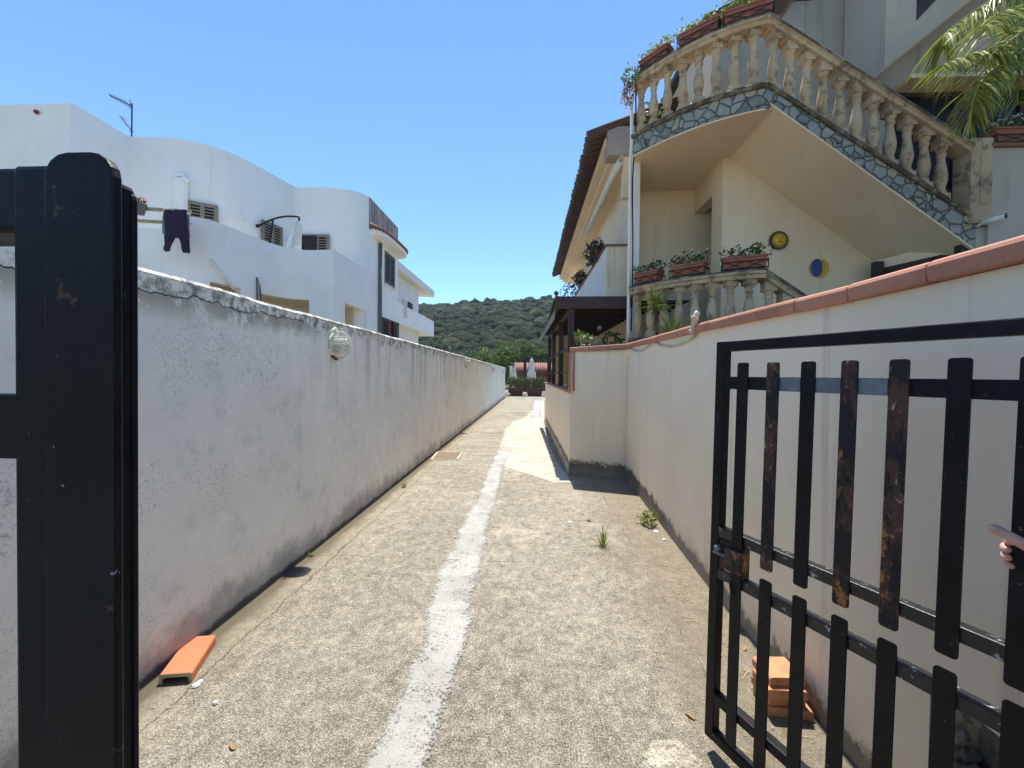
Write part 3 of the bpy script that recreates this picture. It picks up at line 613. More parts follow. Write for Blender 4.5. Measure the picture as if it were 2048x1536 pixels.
# stack of loose tiles beside the wall, behind the gate
b0 = P(1533, 1432, Z=0)
lbs = ['bottom orange tile of the short stack behind the open gate', 'second orange tile from the bottom of the stack behind the gate', 'third orange tile up in the stack behind the gate', 'topmost orange tile of the stack behind the gate']
for i in range(4):
    rot = [-.09, .04, -.03, .05][i]; W_, D_ = [.20, .17, .175, .165][i], .14; t_ = .042
    ex = Vector((math.cos(rot), math.sin(rot), 0)); ey = Vector((-math.sin(rot), math.cos(rot), 0))
    o_ = b0 + Vector(([0, .012, .0, .018][i], [0, .006, -.008, .008][i], i * .0435))
    m = MB(); pr = [(0, 0), (W_, 0), (W_, t_ - .008), (W_ - .008, t_), (.008, t_), (0, t_ - .008)]
    m.prism([o_ + ex * p + Vector((0, 0, z)) for p, z in pr], ey * D_)
    tag(m.build('stacked_tile', 'raw_brick', bevel=.003), lbs[i], 'tile', 'orange tiles stacked behind the gate')
# drain cover
q = [on(866, 919), on(912, 919), on(922, 906), on(877, 905)]
t = thing('drain_cover', tuple(q[0]), 'rusty square drain cover set in the concrete beside the white wall', 'drain cover')
m = MB(); m.add([p + Vector((0, 0, .018)) for p in q] + [p + Vector((0, 0, .001)) for p in q], [(0, 1, 2, 3), (0, 4, 5, 1), (1, 5, 6, 2), (2, 6, 7, 3), (3, 7, 4, 0)]); m.build('lid', 'drain_rust', t, bevel=.006)
cen = sum(q, Vector()) / 4; m = MB(); ring = [cen + (p - cen) * 1.10 for p in q]
for i in range(4): m.bar(ring[i] + Vector((0, 0, .006)), ring[(i + 1) % 4] + Vector((0, 0, .006)), .05, .014)
m.build('frame', 'drain_frame', t)
# weeds in the cracks
def weed(x, y, n, L, label, mat='weed_leaf', spread=.8):
    b = on(x, y); it = []
    for i in range(n):
        aa = random.uniform(0, 6.28); tl_ = random.uniform(.2, spread)
        it.append((b + Vector((random.uniform(-.02, .02), random.uniform(-.02, .02), 0)), (math.cos(aa) * tl_, math.sin(aa) * tl_, 1), L * random.uniform(.5, 1.1), random.uniform(.004, .009), random.uniform(.2, .9)))
    return tag(ribbons(it).build('weed', mat, recalc=False), label, 'weed', 'weeds in the concrete')
weed(1205, 1092, 46, .2, 'feathery yellow-green weed standing alone in the concrete'); 
t = thing('weed', tuple(on(1302, 1050)), 'bushy bright green weed at the foot of the beige wall', 'weed', 'weeds in the concrete')
C_, d_ = clump(tuple(on(1302, 1050) + Vector((-.02, 0, .07))), .10, 260, .9); soup('leaves', 'weed_leaf', t, leafquads(C_, .016, d_), 4)
weed(808, 974, 30, .10, 'small green weed at the foot of the white wall'); weed(622, 1112, 14, .06, 'tiny green tuft in the shadow under the white wall')
weed(1178, 1042, 22, .06, 'withered brown weed lying flat on the concrete', 'dry_leaf', 2.5)
weed(1722, 1500, 26, .16, 'dry straw tuft at the foot of the beige wall behind the gate', 'dry_leaf', 1.4)
# dry straws, leaves and pebbles blown about
its = []; 
for i in range(70):
    x = random.uniform(.55, 1.2); y = random.uniform(1.5, 3.6) ; aa = random.uniform(0, 6.28)
    if random.random() < .6: x = min(1.25, 1.22 - abs(random.gauss(0, .15)))
    its.append(((x, y, .006), (math.cos(aa), math.sin(aa), .05), random.uniform(.04, .13), .003, 0.05))
tag(ribbons(its, 2).build('straw_litter', 'dry_straw', recalc=False), kind='stuff')
m = MB()
for i in range(220):
    x = random.uniform(-1.75, 1.2); y = random.uniform(1.2, 9) 
    if random.random() < .5: x = random.choice((-1.78 + abs(random.gauss(0, .12)), 1.2 - abs(random.gauss(0, .16))))
    r = random.uniform(.003, .009); m.lathe([(.0005, -r * .6), (r, 0), (.0005, r * .7)], (x, y, r * .4), 5)
tag(m.build('grit', 'drain_frame'), kind='stuff')
m = MB()
for x, y, r in ((392, 1372, .02), (400, 1366, .014), (1140, 1045, .028), (1312, 1064, .03), (1328, 1080, .02), (910, 1075, .012), (430, 1408, .012)):
    p = on(x, y); rr = r; 
    m.lathe([(.001, 0), (rr, .004), (rr * .7, .012), (.001, .014)], p, 6)
tag(m.build('plaster_chips', 'stone_white'), kind='stuff')
for x, y, lb in ((470, 1500, 'curled brown leaf on the concrete near the orange tile'), (1488, 1302, 'reddish dead leaf on the concrete behind the open gate'), (1390, 1440, 'tan dead leaf on the concrete in front of the gate')):
    b = on(x, y); tag(ribbons([(b + Vector((0, 0, .004)), (random.uniform(-1, 1), .4, .25), .05, .022, .6)], 4).build('dead_leaf', 'dry_leaf', recalc=False), lb, 'leaf', 'dead leaves on the drive')
# ------------------------------------------------------------------ right-hand house with balcony and outside stair
def bez(p0, p1, p2, t): return p0 * (1 - t) ** 2 + p1 * 2 * t * (1 - t) + p2 * t * t
A0, A2 = Vector((1.63, 6.80, 0)), Vector((3.12, 5.68, 0)); AM = Vector((2.36, 6.06, 0)); A1 = AM * 2 - (A0 + A2) / 2
arc = [bez(A0, A1, A2, i / 24) for i in range(25)]
house = thing('stair_house', (3.3, 7, 0), 'beige house with a curved balustraded balcony and an outside stair clad in crazy stone', 'house')
ZL, ZR = 5.545, 6.43                       # balcony: top of plinth ledge, top of rail
SX, SZ = 5.84, 3.71                       # foot of the stair: x and ledge height
slope = (ZL - SZ) / (SX - 3.12)
def stz(x, top=ZL): return top - (x - 3.12) * slope
def sof(x): return 5.20 - (x - 3.24) * .745
def arcz(z): return [Vector((p.x, p.y, z)) for p in arc]
# slab and stair soffit (one plastered body)
m = MB()
m.prism([Vector((p.x, p.y + .0, 5.20)) for p in arc] + [Vector((3.24, 5.68, 5.20)), Vector((3.24, 8.1, 5.20)), Vector((1.91, 8.1, 5.20))], (0, 0, .27))
m.prism([Vector((3.24, 5.69, sof(3.24))), Vector((SX, 5.69, sof(SX))), Vector((SX, 5.69, stz(SX) - .08)), Vector((3.24, 5.69, stz(3.24) - .08))], (0, 1.21, 0))
m.build('soffit', 'house_render', house)
# stone facing
m = MB(); pa = arcz(5.205); m.sweep(pa + [Vector((3.17, 5.665, 5.205))], [(.03, 0), (.03, .268), (-.005, .268), (-.005, 0)])
m.prism([Vector((3.15, 5.645, sof(3.15) + .012)), Vector((SX, 5.645, sof(SX) + .012)), Vector((SX, 5.645, stz(SX) - .075)), Vector((3.15, 5.645, stz(3.15) - .075))], (0, .04, 0))
m.build('stone_facing', 'crazy_stone', house)
m = MB(); m.sweep(arcz(5.183), [(.022, 0), (.022, .022), (-.05, .022), (-.05, 0)]); m.bar((3.15, 5.66, sof(3.15)), (SX, 5.66, sof(SX)), .04, .02); m.build('soffit_trim', 'house_render', house)
# steps inside the stair
m = MB(); nst = 10
for i in range(nst):
    x0 = 3.24 + (SX - 3.24) * i / nst; x1 = 3.24 + (SX - 3.24) * (i + 1) / nst; m.box(x0, x1, 5.80, 6.88, stz(x1) - .05, stz(x0) - .04)
m.build('stair_steps', 'pale_cement', house)
BAL = [(.062, 0), (.062, .07), (.05, .075), (.058, .09), (.047, .105), (.058, .15), (.071, .205), (.073, .25), (.063, .32), (.049, .39), (.043, .44), (.043, .475), (.055, .49), (.055, .505), (.043, .515), (.05, .54), (.065, .565), (.068, .58)]
def baluster_mb(p, h):
    m = MB(); p = Vector(p); k_ = h / .70
    m.lathe([(r, .04 * k_ + z * k_) for r, z in BAL], p, 14)
    m.box(p.x - .07, p.x + .07, p.y - .07, p.y + .07, p.z, p.z + .085 * k_)
    m.box(p.x - .074, p.x + .074, p.y - .074, p.y + .074, p.z + .62 * k_, p.z + h + .03)
    return m
LEDGE = [(.06, 0), (.075, .025), (.075, .05), (.055, .075), (-.20, .075), (-.20, 0)]
RAIL = [(.055, -.11), (.06, -.06), (.085, -.045), (.085, -.01), (.07, 0), (-.19, 0), (-.205, -.01), (-.205, -.045), (-.18, -.06), (-.175, -.11)]
INS = .06
def place(path, step, start):
    out = []; acc = start
    for a, b in zip(path, path[1:]):
        L = (b - a).length
        while acc < L: out.append((a.lerp(b, acc / L), (b - a).normalized())); acc += step
        acc -= L
    return out
def balustrade(name, zl, zr, xend, newel=None):
    path = arcz(0) ; run = 0
    m = MB(); m.sweep(arcz(zl - .075) + [Vector((3.15, 5.665, zl - .075))], LEDGE)
    q0, q1 = Vector((3.13, 5.68, zl - .075)), Vector((xend, 5.68, stz(xend, zl) - .075)); m.sweep([q0, q1], LEDGE)
    root = m.build(name, 'lichen_stone', house)
    m = MB(); m.sweep(arcz(zr) + [Vector((3.16, 5.665, zr - .01))], RAIL); m.sweep([Vector((3.14, 5.68, zr)), Vector((xend, 5.68, stz(xend, zr)))], RAIL)
    m.build('handrail', 'weathered_stone', root, bevel=.006)
    m = MB(); m.sweep(arcz(zr + .002) + [Vector((3.16, 5.665, zr - .008))], [(.088, -.012), (.078, .014), (-.18, .014), (-.18, 0)]); m.sweep([Vector((3.14, 5.68, zr + .002)), Vector((xend, 5.68, stz(xend, zr) + .002))], [(.090, -.05), (.090, -.012), (.072, .016), (-.18, .016), (-.18, 0), (.06, -.02)])
    m.build('rail_crust', 'lichen_stone', root)
    h = zr - zl - .10
    for p, d in place(path, .238, .09):
        nn = Vector((-d.y, d.x, 0)); c = p + nn * INS; baluster_mb((c.x, c.y, zl), h).build('baluster', 'weathered_stone', root, True).data.set_sharp_from_angle(angle=R(40))
    x = 3.25
    while x < xend - .1:
        baluster_mb((x, 5.68 + INS, stz(x, zl) - .02), h + .02).build('baluster', 'weathered_stone', root, True).data.set_sharp_from_angle(angle=R(40)); x += .222
    return root
ub = balustrade('upper_balustrade', ZL, ZR, SX - .08)
m = MB(); m.box(SX - .10, SX + .17, 5.62, 5.86, SZ - .1, SZ + 1.02); m.box(SX + .01, SX + .11, 5.605, 5.63, SZ + .15, SZ + .80); m.build('newel_post', 'weathered_stone', ub, bevel=.008)
lb_ = balustrade('lower_balustrade', 2.17, 3.01, 4.9)
# terrace under it
m = MB(); m.prism([Vector((p.x, p.y, 0)) for p in arc] + [Vector((10, 5.68, 0)), Vector((10, 8.1, 0)), Vector((1.91, 8.1, 0))], (0, 0, 2.08)); m.build('terrace', 'house_render', house)
# walls
m = MB(); m.prism([Vector((1.646, 6.98, 2.08)), Vector((1.79, 6.98, 2.08)), Vector((2.05, 8.1, 2.08)), Vector((1.915, 8.1, 2.08))], (0, 0, 3.12)); m.build('end_column', 'pale_render', house)
m = MB()
m.box(1.95, 3.13, 8.1, 8.3, 2.08, 5.20); m.box(3.13, 3.33, 6.9, 7.30, 2.08, 5.20); m.box(3.13, 3.33, 7.30, 8.1, 4.75, 5.20)
m.prism([Vector((3.33, 6.9, 2.08)), Vector((10, 6.9, 2.08)), Vector((10, 6.9, 3.4)), Vector((SX, 6.9, 3.4)), Vector((3.33, 6.9, 5.2))], (0, .2, 0))
m.box(5.2, 5.4, 7.1, 8.1, 2.08, 5.3); m.box(3.13, 5.4, 8.1, 8.3, 2.08, 5.20); m.build('wall', 'house_render', house)
m = MB(); m.box(3.15, 5.3, 7.0, 8.3, 5.19, 5.46); m.build('room_ceiling', 'house_render', house)
# door deep in the recess
m = MB(); m.box(3.7, 4.7, 8.06, 8.098, 2.1, 4.3); m.build('entrance_door', 'brown_wood', house, bevel=.01)
# upper storey
m = MB()
m.prism([Vector((3.02, 6.9, 5.4)), Vector((SX, 6.9, 3.4)), Vector((10, 6.9, 3.4)), Vector((10, 6.9, 9.6)), Vector((4.5, 6.9, 9.6)), Vector((4.5, 6.9, 7.74)), Vector((4.2, 6.9, 7.74)), Vector((4.0, 6.9, 7.44)), Vector((3.02, 6.9, 7.38))], (0, .2, 0))
m.build('upper_wall', 'grey_render', house)
m = MB(); m.prism([Vector((3.02, 7.1, 5.4)), Vector((3.02, 12, 5.4)), Vector((3.02, 12, 7.9)), Vector((3.02, 7.1, 7.62))], (.2, 0, 0)); m.build('side_wall', 'pink_render', house)
m = MB(); m.prism([Vector((2.88, 7.14, 7.66)), Vector((2.88, 12, 7.94)), Vector((7, 12, 9.8)), Vector((7, 7.14, 9.5))], (0, 0, .12)); m.build('roof', 'roof_tile', house)
m = MB(); m.sweep([Vector((3.8, 6.9, 7.44)), Vector((4.0, 6.9, 7.45)), Vector((4.2, 6.9, 7.75)), Vector((4.5, 6.9, 7.76))], [(.05, 0), (.05, .05), (-.22, .05), (-.22, 0)])
m.bar((4.47, 6.98, 7.8), (4.47, 6.98, 9.0), .08, .26, (0, 1, 0)); m.build('stepped_coping', 'roof_tile_red', house)
# the next flight climbing away to the right, over the lower one
ua, ub_, uc = P(1769, 135, Y=6.1), P(1935, 0, Y=6.1), P(1769, -120, Y=6.1)
m = MB(); q = ub_ + (ub_ - ua) * .9
m.prism([ua, q, Vector((q.x, 6.1, 9.6)), Vector((ua.x, 6.1, 9.6))], (0, .78, 0)); m.build('upper_flight', 'flight_render', house)
m = MB(); s0 = ua + Vector((.0, -.004, -.012)); m.prism([s0 + Vector((0, .012, 0)), q + Vector((0, .012, -.012)), q + Vector((0, .012, 0)), ua + Vector((0, .012, .001))], (0, .76, 0)); m.build('flight_soffit', 'house_render', house)
v0 = P(1834, 40, Y=6.09); v1 = P(1872, 0, Y=6.09); m = MB(); m.prism([v0, v1, v1 + Vector((0, 0, .4)), v0 + Vector((0, 0, .7))], (0, .02, 0))
for i in range(7): m.obox(v0 + Vector((.0, -.012, .05 + i * .09)), v1 - v0, (0, .014, 0), (0, 0, .02))
m.build('vent_grille', 'brown_wood', house)
# dark glazed opening behind the stair foot
d0, d1 = P(1785, 190, Y=6.88), P(2048, 192, Y=6.88)
m = MB(); m.box(d0.x, 9.8, 6.86, 6.898, 3.6, d0.z); wn = m.build('window', 'glass_dark', house)
m = MB(); 
for x in (d0.x + .9, d0.x + 1.9): m.box(x, x + .09, 6.83, 6.86, 3.6, d0.z)
m.box(d0.x, 9.8, 6.835, 6.86, d0.z - .07, d0.z); m.box(d0.x, 9.8, 6.84, 6.86, 4.55, 4.6); m.build('window_frame', 'dark_wood', wn)
m = MB(); m.box(d0.x - .05, 10, 6.5, 6.9, d0.z, d0.z + .06); m.build('lintel', 'house_render', house)
# pier at the stair foot
pz = P(1985, 296, Y=5.66).z
m = MB(); m.box(SX + .17, 10, 5.66, 5.9, 1.3, pz); m.box(SX - .05, SX + .17, 5.70, 5.9, 1.3, SZ - .12); m.build('stair_pier', 'pier_render', house)
m = MB(); m.box(SX + .14, 10, 5.62, 5.94, pz, pz + .05); m.build('pier_coping', 'roof_tile_red', house, bevel=.008)
# beam and two dark posts below the stair foot
m = MB(); m.bar(P(1755, 530, Y=6.7), P(1935, 488, Y=5.78), .06, .14); m.build('cross_beam', 'house_render', house)
m = MB(); m.bar(P(1757, 551, Y=6.72), P(1935, 508, Y=5.80), .05, .30); m.build('brown_board', 'brown_wood', house)
for (x, y, Y_) in ((1755, 524, 6.6), (1925, 480, 5.74)):
    p = P(x, y, Y=Y_); m = MB(); m.box(p.x - .06, p.x + .06, Y_ - .05, Y_ + .05, 1.5, p.z); m.build('iron_post', 'dark_slate', house, bevel=.006)
# pipes on the left end column
m = MB(); xx = 1.595; m.tube([Vector((xx, 6.86, 1.95)), Vector((xx, 6.86, 2.4)), Vector((xx, 6.86, 5.2)), Vector((xx, 6.80, 5.4)), Vector((xx - .01, 6.78, 6.2))], .027, 10); m.build('downpipe', 'pale_render', house, True)
m = MB(); m.tube(smooth([Vector((xx + .05, 6.85, 2.3)), Vector((xx + .055, 6.84, 3.6)), Vector((xx + .03, 6.82, 4.6)), Vector((xx + .035, 6.80, 5.1)), Vector((xx + .05, 6.74, 5.5)), Vector((xx + .03, 6.72, 6.5))]), .012, 6); m.build('black_cable', 'black_rubber', house, True)
# wall plaques: a sun and a moon (glazed ceramic)
def plaque(px, py, r_px, label, kind):
    c = P(px, py, Y=6.885); r = r_px * 6.885 / F; t = thing('wall_plaque', tuple(c), label, 'wall plaque')
    n = Vector((0, -1, 0)); ax, az = Vector((1, 0, 0)), Vector((0, 0, 1))
    def disc(m, cc, rr, d0, d1, n_=40): m.prism([cc + ax * rr * math.cos(2 * math.pi * i / n_) + az * rr * math.sin(2 * math.pi * i / n_) + n * d0 for i in range(n_)], n * (d1 - d0))
    if kind == 'sun':
        m = MB(); disc(m, c, r, 0, .02); m.build('disc', 'navy_glaze', t, bevel=.006)
        m = MB()
        for i in range(28):
            a_ = 2 * math.pi * i / 28; r1 = r * (.97 if i % 2 else .9); wv = .08
            d1 = ax * math.cos(a_) + az * math.sin(a_); d2 = ax * math.cos(a_ + .10) + az * math.sin(a_ + .10); d3 = ax * math.cos(a_ - .10) + az * math.sin(a_ - .10)
            m.prism([c + d3 * r * .55 + n * .019, c + d1 * r1 + n * .019, c + d2 * r * .55 + n * .019], n * .006)
        m.build('rays', 'yellow_glaze', t)
        m = MB(); m.lathe([(r * .62, .018), (r * .60, .032), (r * .45, .045), (r * .2, .052), (.001, .053)], c, 28, (0, -1, 0)); m.build('face', 'yellow_glaze', t, True)
        m = MB()
        for sx in (-1, 1):
            m.lathe([(r * .07, 0), (r * .06, .006), (.0005, .008)], c + ax * sx * r * .22 + az * r * .14 + n * .046, 10, (0, -1, 0))
            m.tube([c + ax * sx * r * (.12 + .06 * j) + az * r * (.26 + .04 * math.sin(j * 1.05)) + n * .047 for j in range(4)], .004, 5)
        m.tube([c + ax * r * (-.2 + .1 * j) - az * r * (.2 + .06 * math.sin(j * math.pi / 4)) + n * .05 for j in range(5)], .006, 5); m.build('features', 'brown_glaze', t, True)
        m = MB(); m.lathe([(r * .06, -.03), (r * .075, 0), (r * .02, .05)], c + n * .05 + az * r * 0, 8); m.build('nose', 'yellow_glaze', t, True)
    else:
        m = MB(); disc(m, c, r, 0, .018); m.build('disc', 'yellow_glaze', t, bevel=.006)
        m = MB(); cc = c - ax * r * .32; m.prism([cc + ax * r * .64 * math.cos(2 * math.pi * i / 40) + az * r * .96 * math.sin(2 * math.pi * i / 40) + n * .017 for i in range(40)], n * .008); m.build('night_side', 'blue_glaze', t, bevel=.004)
        m = MB(); m.tube([c + ax * r * .36 + az * r * .55 + n * .022, c + ax * r * .28 + az * r * .2 + n * .024, c + ax * r * .18 + az * r * .02 + n * .03, c + ax * r * .3 - az * r * .06 + n * .024, c + ax * r * .24 - az * r * .2 + n * .026, c + ax * r * .32 - az * r * .3 + n * .024], r * .05, 6)
        m.build('profile', 'yellow_glaze', t, True)
        m = MB(); m.lathe([(r * .06, 0), (.001, .006)], c + ax * r * .5 + az * r * .18 + n * .018, 10, (0, -1, 0)); m.tube([c + ax * r * .36 - az * r * .22 + n * .02, c + ax * r * .52 - az * r * .2 + n * .02], .005, 5); m.build('features', 'brown_glaze', t, True)
plaque(1557, 481, 17.8, 'round yellow sun-face plaque with dark rim on the wall under the stair', 'sun')
plaque(1638, 536, 17.5, 'round blue and yellow crescent-moon plaque on the wall under the stair', 'moon')
# security camera on the pier
c0 = P(1958, 448, Y=5.62); t = thing('security_camera', tuple(c0), 'white bullet security camera at the foot of the stone-clad stair', 'camera')
m = MB(); d = Vector((.35, -.9, -.08)).normalized(); d = Vector((.34, -.94, .04)).normalized(); m.tube([c0 + Vector((0, -.05, 0)), c0 + Vector((0, -.05, 0)) + d * .20], .042, 14); m.build('body', 'white_plastic', t, True)
e = c0 + Vector((0, -.05, 0)) + d * .2; m = MB(); m.tube([e, e + d * .004], .030, 14); m.build('lens', 'black_rubber', t, True)
m = MB(); x_, y_, z_ = frame(d); m.obox(e - d * .2 - x_ * .04 + y_ * .040, x_ * .08, y_ * .008, d * .23); m.build('sun_shield', 'white_plastic', t, bevel=.003)
m = MB(); m.tube([c0 + Vector((0, .04, -.03)), c0 + Vector((0, -.04, -.01))], .02, 8); m.build('bracket', 'white_plastic', t, True)
# ------------------------------------------------------------------ flower boxes
def flower_box(c, d, L, label, group, petals, nleaf=260, mat='planter_terracotta', h=.17, wid=.20, low=False, leaf='flower_leaf'):
    c = Vector(c); d = Vector(d).normalized(); n = Vector((-d.y, d.x, 0)); v = Vector((0, 0, 1))
    t = thing('flower_box', tuple(c), label, 'flower box', group)
    def sec(m, z0, z1, w0, w1, l0, l1):
        m.hexa([c + d * sx * l0 / 2 + n * sy * w0 / 2 + v * z0 for sx, sy in ((-1, -1), (1, -1), (1, 1), (-1, 1))] + [c + d * sx * l1 / 2 + n * sy * w1 / 2 + v * z1 for sx, sy in ((-1, -1), (1, -1), (1, 1), (-1, 1))])
    m = MB(); sec(m, .03, h, wid * .78, wid * .95, L * .92, L * .98); sec(m, h, h + .03, wid * 1.06, wid * 1.08, L * 1.02, L * 1.03); tr = m.build('trough', mat, t, bevel=.008)
    m = MB(); sec(m, h + .0305, h + .034, wid * .95, wid * .95, L * .96, L * .96); m.build('soil', 'soil', tr)
    m = MB(); o = wid * .56; r = .007
    for s in (-1, 1):
        q = [c + n * s * o + d * (-L / 2), c + n * s * o + d * (L / 2)]
        m.tube([q[0] + v * .02, q[1] + v * .02], r, 5); m.tube([q[0] + v * .12, q[1] + v * .12], r, 5)
        for k in (-1, 0): 
            m.tube([q[0].lerp(q[1], .5 + .45 * k) + v * .02, q[0].lerp(q[1], .5 + .45 * (k + 1)) + v * .12], r * .8, 5); m.tube([q[0].lerp(q[1], .5 + .45 * k) + v * .12, q[0].lerp(q[1], .5 + .45 * (k + 1)) + v * .02], r * .8, 5)
        for e in q: m.tube([e + v * 0, e + v * .14], r, 5)
    for e in (-1, 1): m.tube([c + d * e * L / 2 - n * o + v * .02, c + d * e * L / 2 + n * o + v * .02], r, 5); m.tube([c + d * e * L / 2 - n * o + v * .12, c + d * e * L / 2 + n * o + v * .12], r, 5)
    m.build('iron_frame', 'dark_iron', t)
    C = []; 
    for k in range(7):
        cc = c + d * (k / 6 - .5) * L * .85 + v * (h + .07 + random.uniform(-.02, .05)); C.append(clump(tuple(cc), random.uniform(.10, .13), nleaf // 7)[0])
    C = np.concatenate(C); soup('plant', leaf, t, leafquads(C, .026, None, .6), 4)
    if petals:
        pts = C[rng.choice(len(C), 26)] + np.array([0, 0, .03]); V = []
        for p in pts: V.append(leafquads(p + rng.normal(size=(7, 3)) * .010, .014, None, .8))
        soup('flowers', petals, t, np.concatenate(V), 4)
    return t
def onrail(t): 
    p = bez(A0, A1, A2, t); q = bez(A0, A1, A2, t + .01); d = (q - p).normalized(); return p + Vector((-d.y, d.x, 0)) * .05, d
GU = 'flower boxes on the upper balcony rail'; GL = 'flower boxes on the lower balustrade'
for tt, L, lb, pt_ in ((.16, .50, 'leftmost upper-rail flower box, with trailing pink flowers over the edge', 'white_petal'), (.50, .56, 'middle terracotta flower box on the upper balcony rail', None), (.86, .60, 'topmost flower box at the corner of the upper balcony rail', None)):
    p, d = onrail(tt); flower_box((p.x, p.y, ZR + .015), d, L, lb, GU, pt_, 300, h=.19, leaf='weed_leaf')
for tt, L, lb, pt_ in ((.13, .44, 'leftmost lower flower box with white flowers beside the white downpipe', 'white_petal'), (.45, .50, 'middle lower flower box with pale pink flowers on the curved balustrade', 'white_petal'), (.87, .55, 'rightmost lower flower box with green plants on the curved balustrade', None)):
    p, d = onrail(tt); flower_box((p.x, p.y, 3.025), d, L, lb, GL, pt_, 300)
flower_box((SX + .62, 5.76, pz + .05), (1, 0, 0), .75, 'wide terracotta flower box with white flowers on the grey pier by the palm', None, 'white_petal', 420, h=.20)
# trailing pink flowers at the balcony end
t = thing('trailing_plant', (1.60, 6.70, 6.4), 'pink flowering plant spilling over the left end of the balcony', 'plant')
C, dd = clump((1.56, 6.68, 6.42), .16, 120); C2, d2 = clump((1.52, 6.70, 6.16), .13, 110, 1.7); soup('leaves', 'flower_leaf', t, leafquads(np.concatenate([C, C2]), .03), 4)
C3, d3 = clump((1.50, 6.68, 6.14), .14, 90, 1.6); soup('flowers', 'pink_petal', t, leafquads(C3, .022, None, .8), 4)
# plants standing on the balcony floor
for x, y, z, r, mt, lb in ((2.86, 6.35, 5.78, .13, 'yellow_leaf', 'yellowing potted plant between the balcony balusters, right one'), (2.5, 6.5, 5.74, .12, 'yellow_leaf', 'yellowing potted plant between the balcony balusters, left one'), (2.0, 6.9, 5.95, .2, 'flower_leaf', 'dark leafy potted plant behind the left balcony balusters')):
    t = thing('potted_plant', (x, y, 5.47), lb, 'plant', 'potted plants on the balcony'); m = MB(); m.lathe([(.06, 0), (.09, .16), (.1, .17), (.1, .19), (.08, .19)], (x, y, 5.47), 14); m.build('pot', 'planter_terracotta', t, True)
    C, dd = clump((x, y, z), r, 90, 1.3); soup('leaves', mt, t, leafquads(C, .035, dd), 4)
t = thing('climbing_plant', (5.55, 6.5, 3.2), 'dark climbing plant seen between the stair balusters', 'plant')
C, dd = clump((5.15, 6.3, 4.62), .28, 340, 1.2); C2, dd2 = clump((5.4, 6.3, 4.4), .25, 240, 1.2); soup('leaves', 'hedge_leaf', t, leafquads(np.concatenate([C, C2]), .035), 4)
m = MB(); m.tube([(5.2, 6.4, 4.0), (5.18, 6.33, 4.4), (5.15, 6.3, 4.7)], .02, 6); m.build('stem', 'brown_wood', t)
# yuccas behind the wall
def yucca(base, heads, label):
    t = thing('yucca_plant', base, label, 'plant', 'yuccas behind the beige wall'); b = Vector(base)
    for hx, hy, hz, n, L, w, lo in heads:
        top = b + Vector((hx, hy, hz)); m = MB(); m.tube([b, b.lerp(top, .5) + Vector((.02, 0, 0)), top], [.035, .028, .026], 8); m.build('stem', 'brown_wood', t)
        it = []
        for i in range(n):
            a_ = random.uniform(0, 6.28); el = random.uniform(lo, 1.3); it.append((top + Vector((0, 0, random.uniform(-.05, .05))), (math.cos(a_) * math.cos(el), math.sin(a_) * math.cos(el), math.sin(el)), L * random.uniform(.7, 1.1), w, random.uniform(.1, .9)))
        ribbons(it).build('leaves', 'yucca_leaf', t, recalc=False)
q1 = P(1312, 610, Y=6.15); q2 = P(1345, 672, Y=5.6)
yucca((q1.x + .05, 6.2, 1.4), [(-.05, -.05, q1.z - 1.42, 46, .36, .042, -.5)], 'taller yucca with a bright rosette on a bare stem behind the beige wall')
yucca((q2.x, 5.6, 1.4), [(0, 0, q2.z - 1.48, 60, .46, .038, -.1)], 'lower spiky yucca just above the coping of the beige wall')
# palm fronds overhanging from the right (trunk beyond the frame)
pb = Vector((6.35, 4.55, 1.4)); pt = thing('palm_tree', tuple(pb), 'palm with feathery yellow-green fronds drooping in front of the house at the right', 'tree')
crown = pb + Vector((-.1, 0, 4.55))
m = MB(); m.tube([pb, pb + Vector((0, 0, 1.5)), pb + Vector((-.05, 0, 3)), crown], [.2, .16, .14, .15], 12); m.build('trunk', 'brown_wood', pt, True)
def frond(ctrl, leafL, n, mat='palm_leaf', droop=1.4):
    pts = smooth([Vector(c) for c in ctrl], 8); m = MB(); k = len(pts); m.tube(pts, [.018 * (1 - .8 * i / k) + .002 for i in range(k)], 6); st_ = m.build('frond_stalk', 'yucca_leaf', pt, True)
    it = []
    for i in range(n):
        f = (.12 + .88 * i / n) * (k - 1.01); a = int(f); p = pts[a].lerp(pts[a + 1], f - a); d = (pts[a + 1] - pts[a]).normalized(); sd_ = d.cross(Vector((0, 0, 1))).normalized()
        L = leafL * (.45 + .55 * math.sin(math.pi * min(1, .15 + .85 * i / n)))
        for s in (-1, 1):
            dr = (d * random.uniform(.55, .9) + sd_ * s * random.uniform(.5, .9) + Vector((0, 0, random.uniform(-.15, .25))))
            it.append((p, dr, L * random.uniform(.8, 1.15), random.uniform(.013, .023), droop * random.uniform(.6, 1.5)))
    ribbons(it, 6).build('frond', mat, pt, recalc=False)
    return
def fp(x, y, Y): return P(x, y, Y=Y)
frond([crown, fp(2030, 95, 4.35), fp(1960, 105, 4.2), fp(1885, 130, 4.05)], .55, 100)
frond([crown, fp(2048, 100, 4.2), fp(1975, 150, 4.0), fp(1948, 195, 3.9), fp(1942, 240, 3.9)], .45, 100)
frond([crown, fp(2060, -20, 4.5), fp(1995, -5, 4.5), fp(1900, 60, 4.5), fp(1885, 100, 4.5)], .6, 100)
frond([crown, fp(2048, 60, 4.0), fp(2000, 30, 3.7), fp(1960, 55, 3.5)], .5, 80)
frond([crown, fp(2070, 80, 4.3), fp(2040, 130, 4.2), fp(2035, 210, 4.2)], .4, 70)
frond([crown, fp(2030, 110, 4.6), fp(1968, 150, 4.6), fp(1950, 230, 4.6)], .34, 60, 'dry_palm', 2.4)
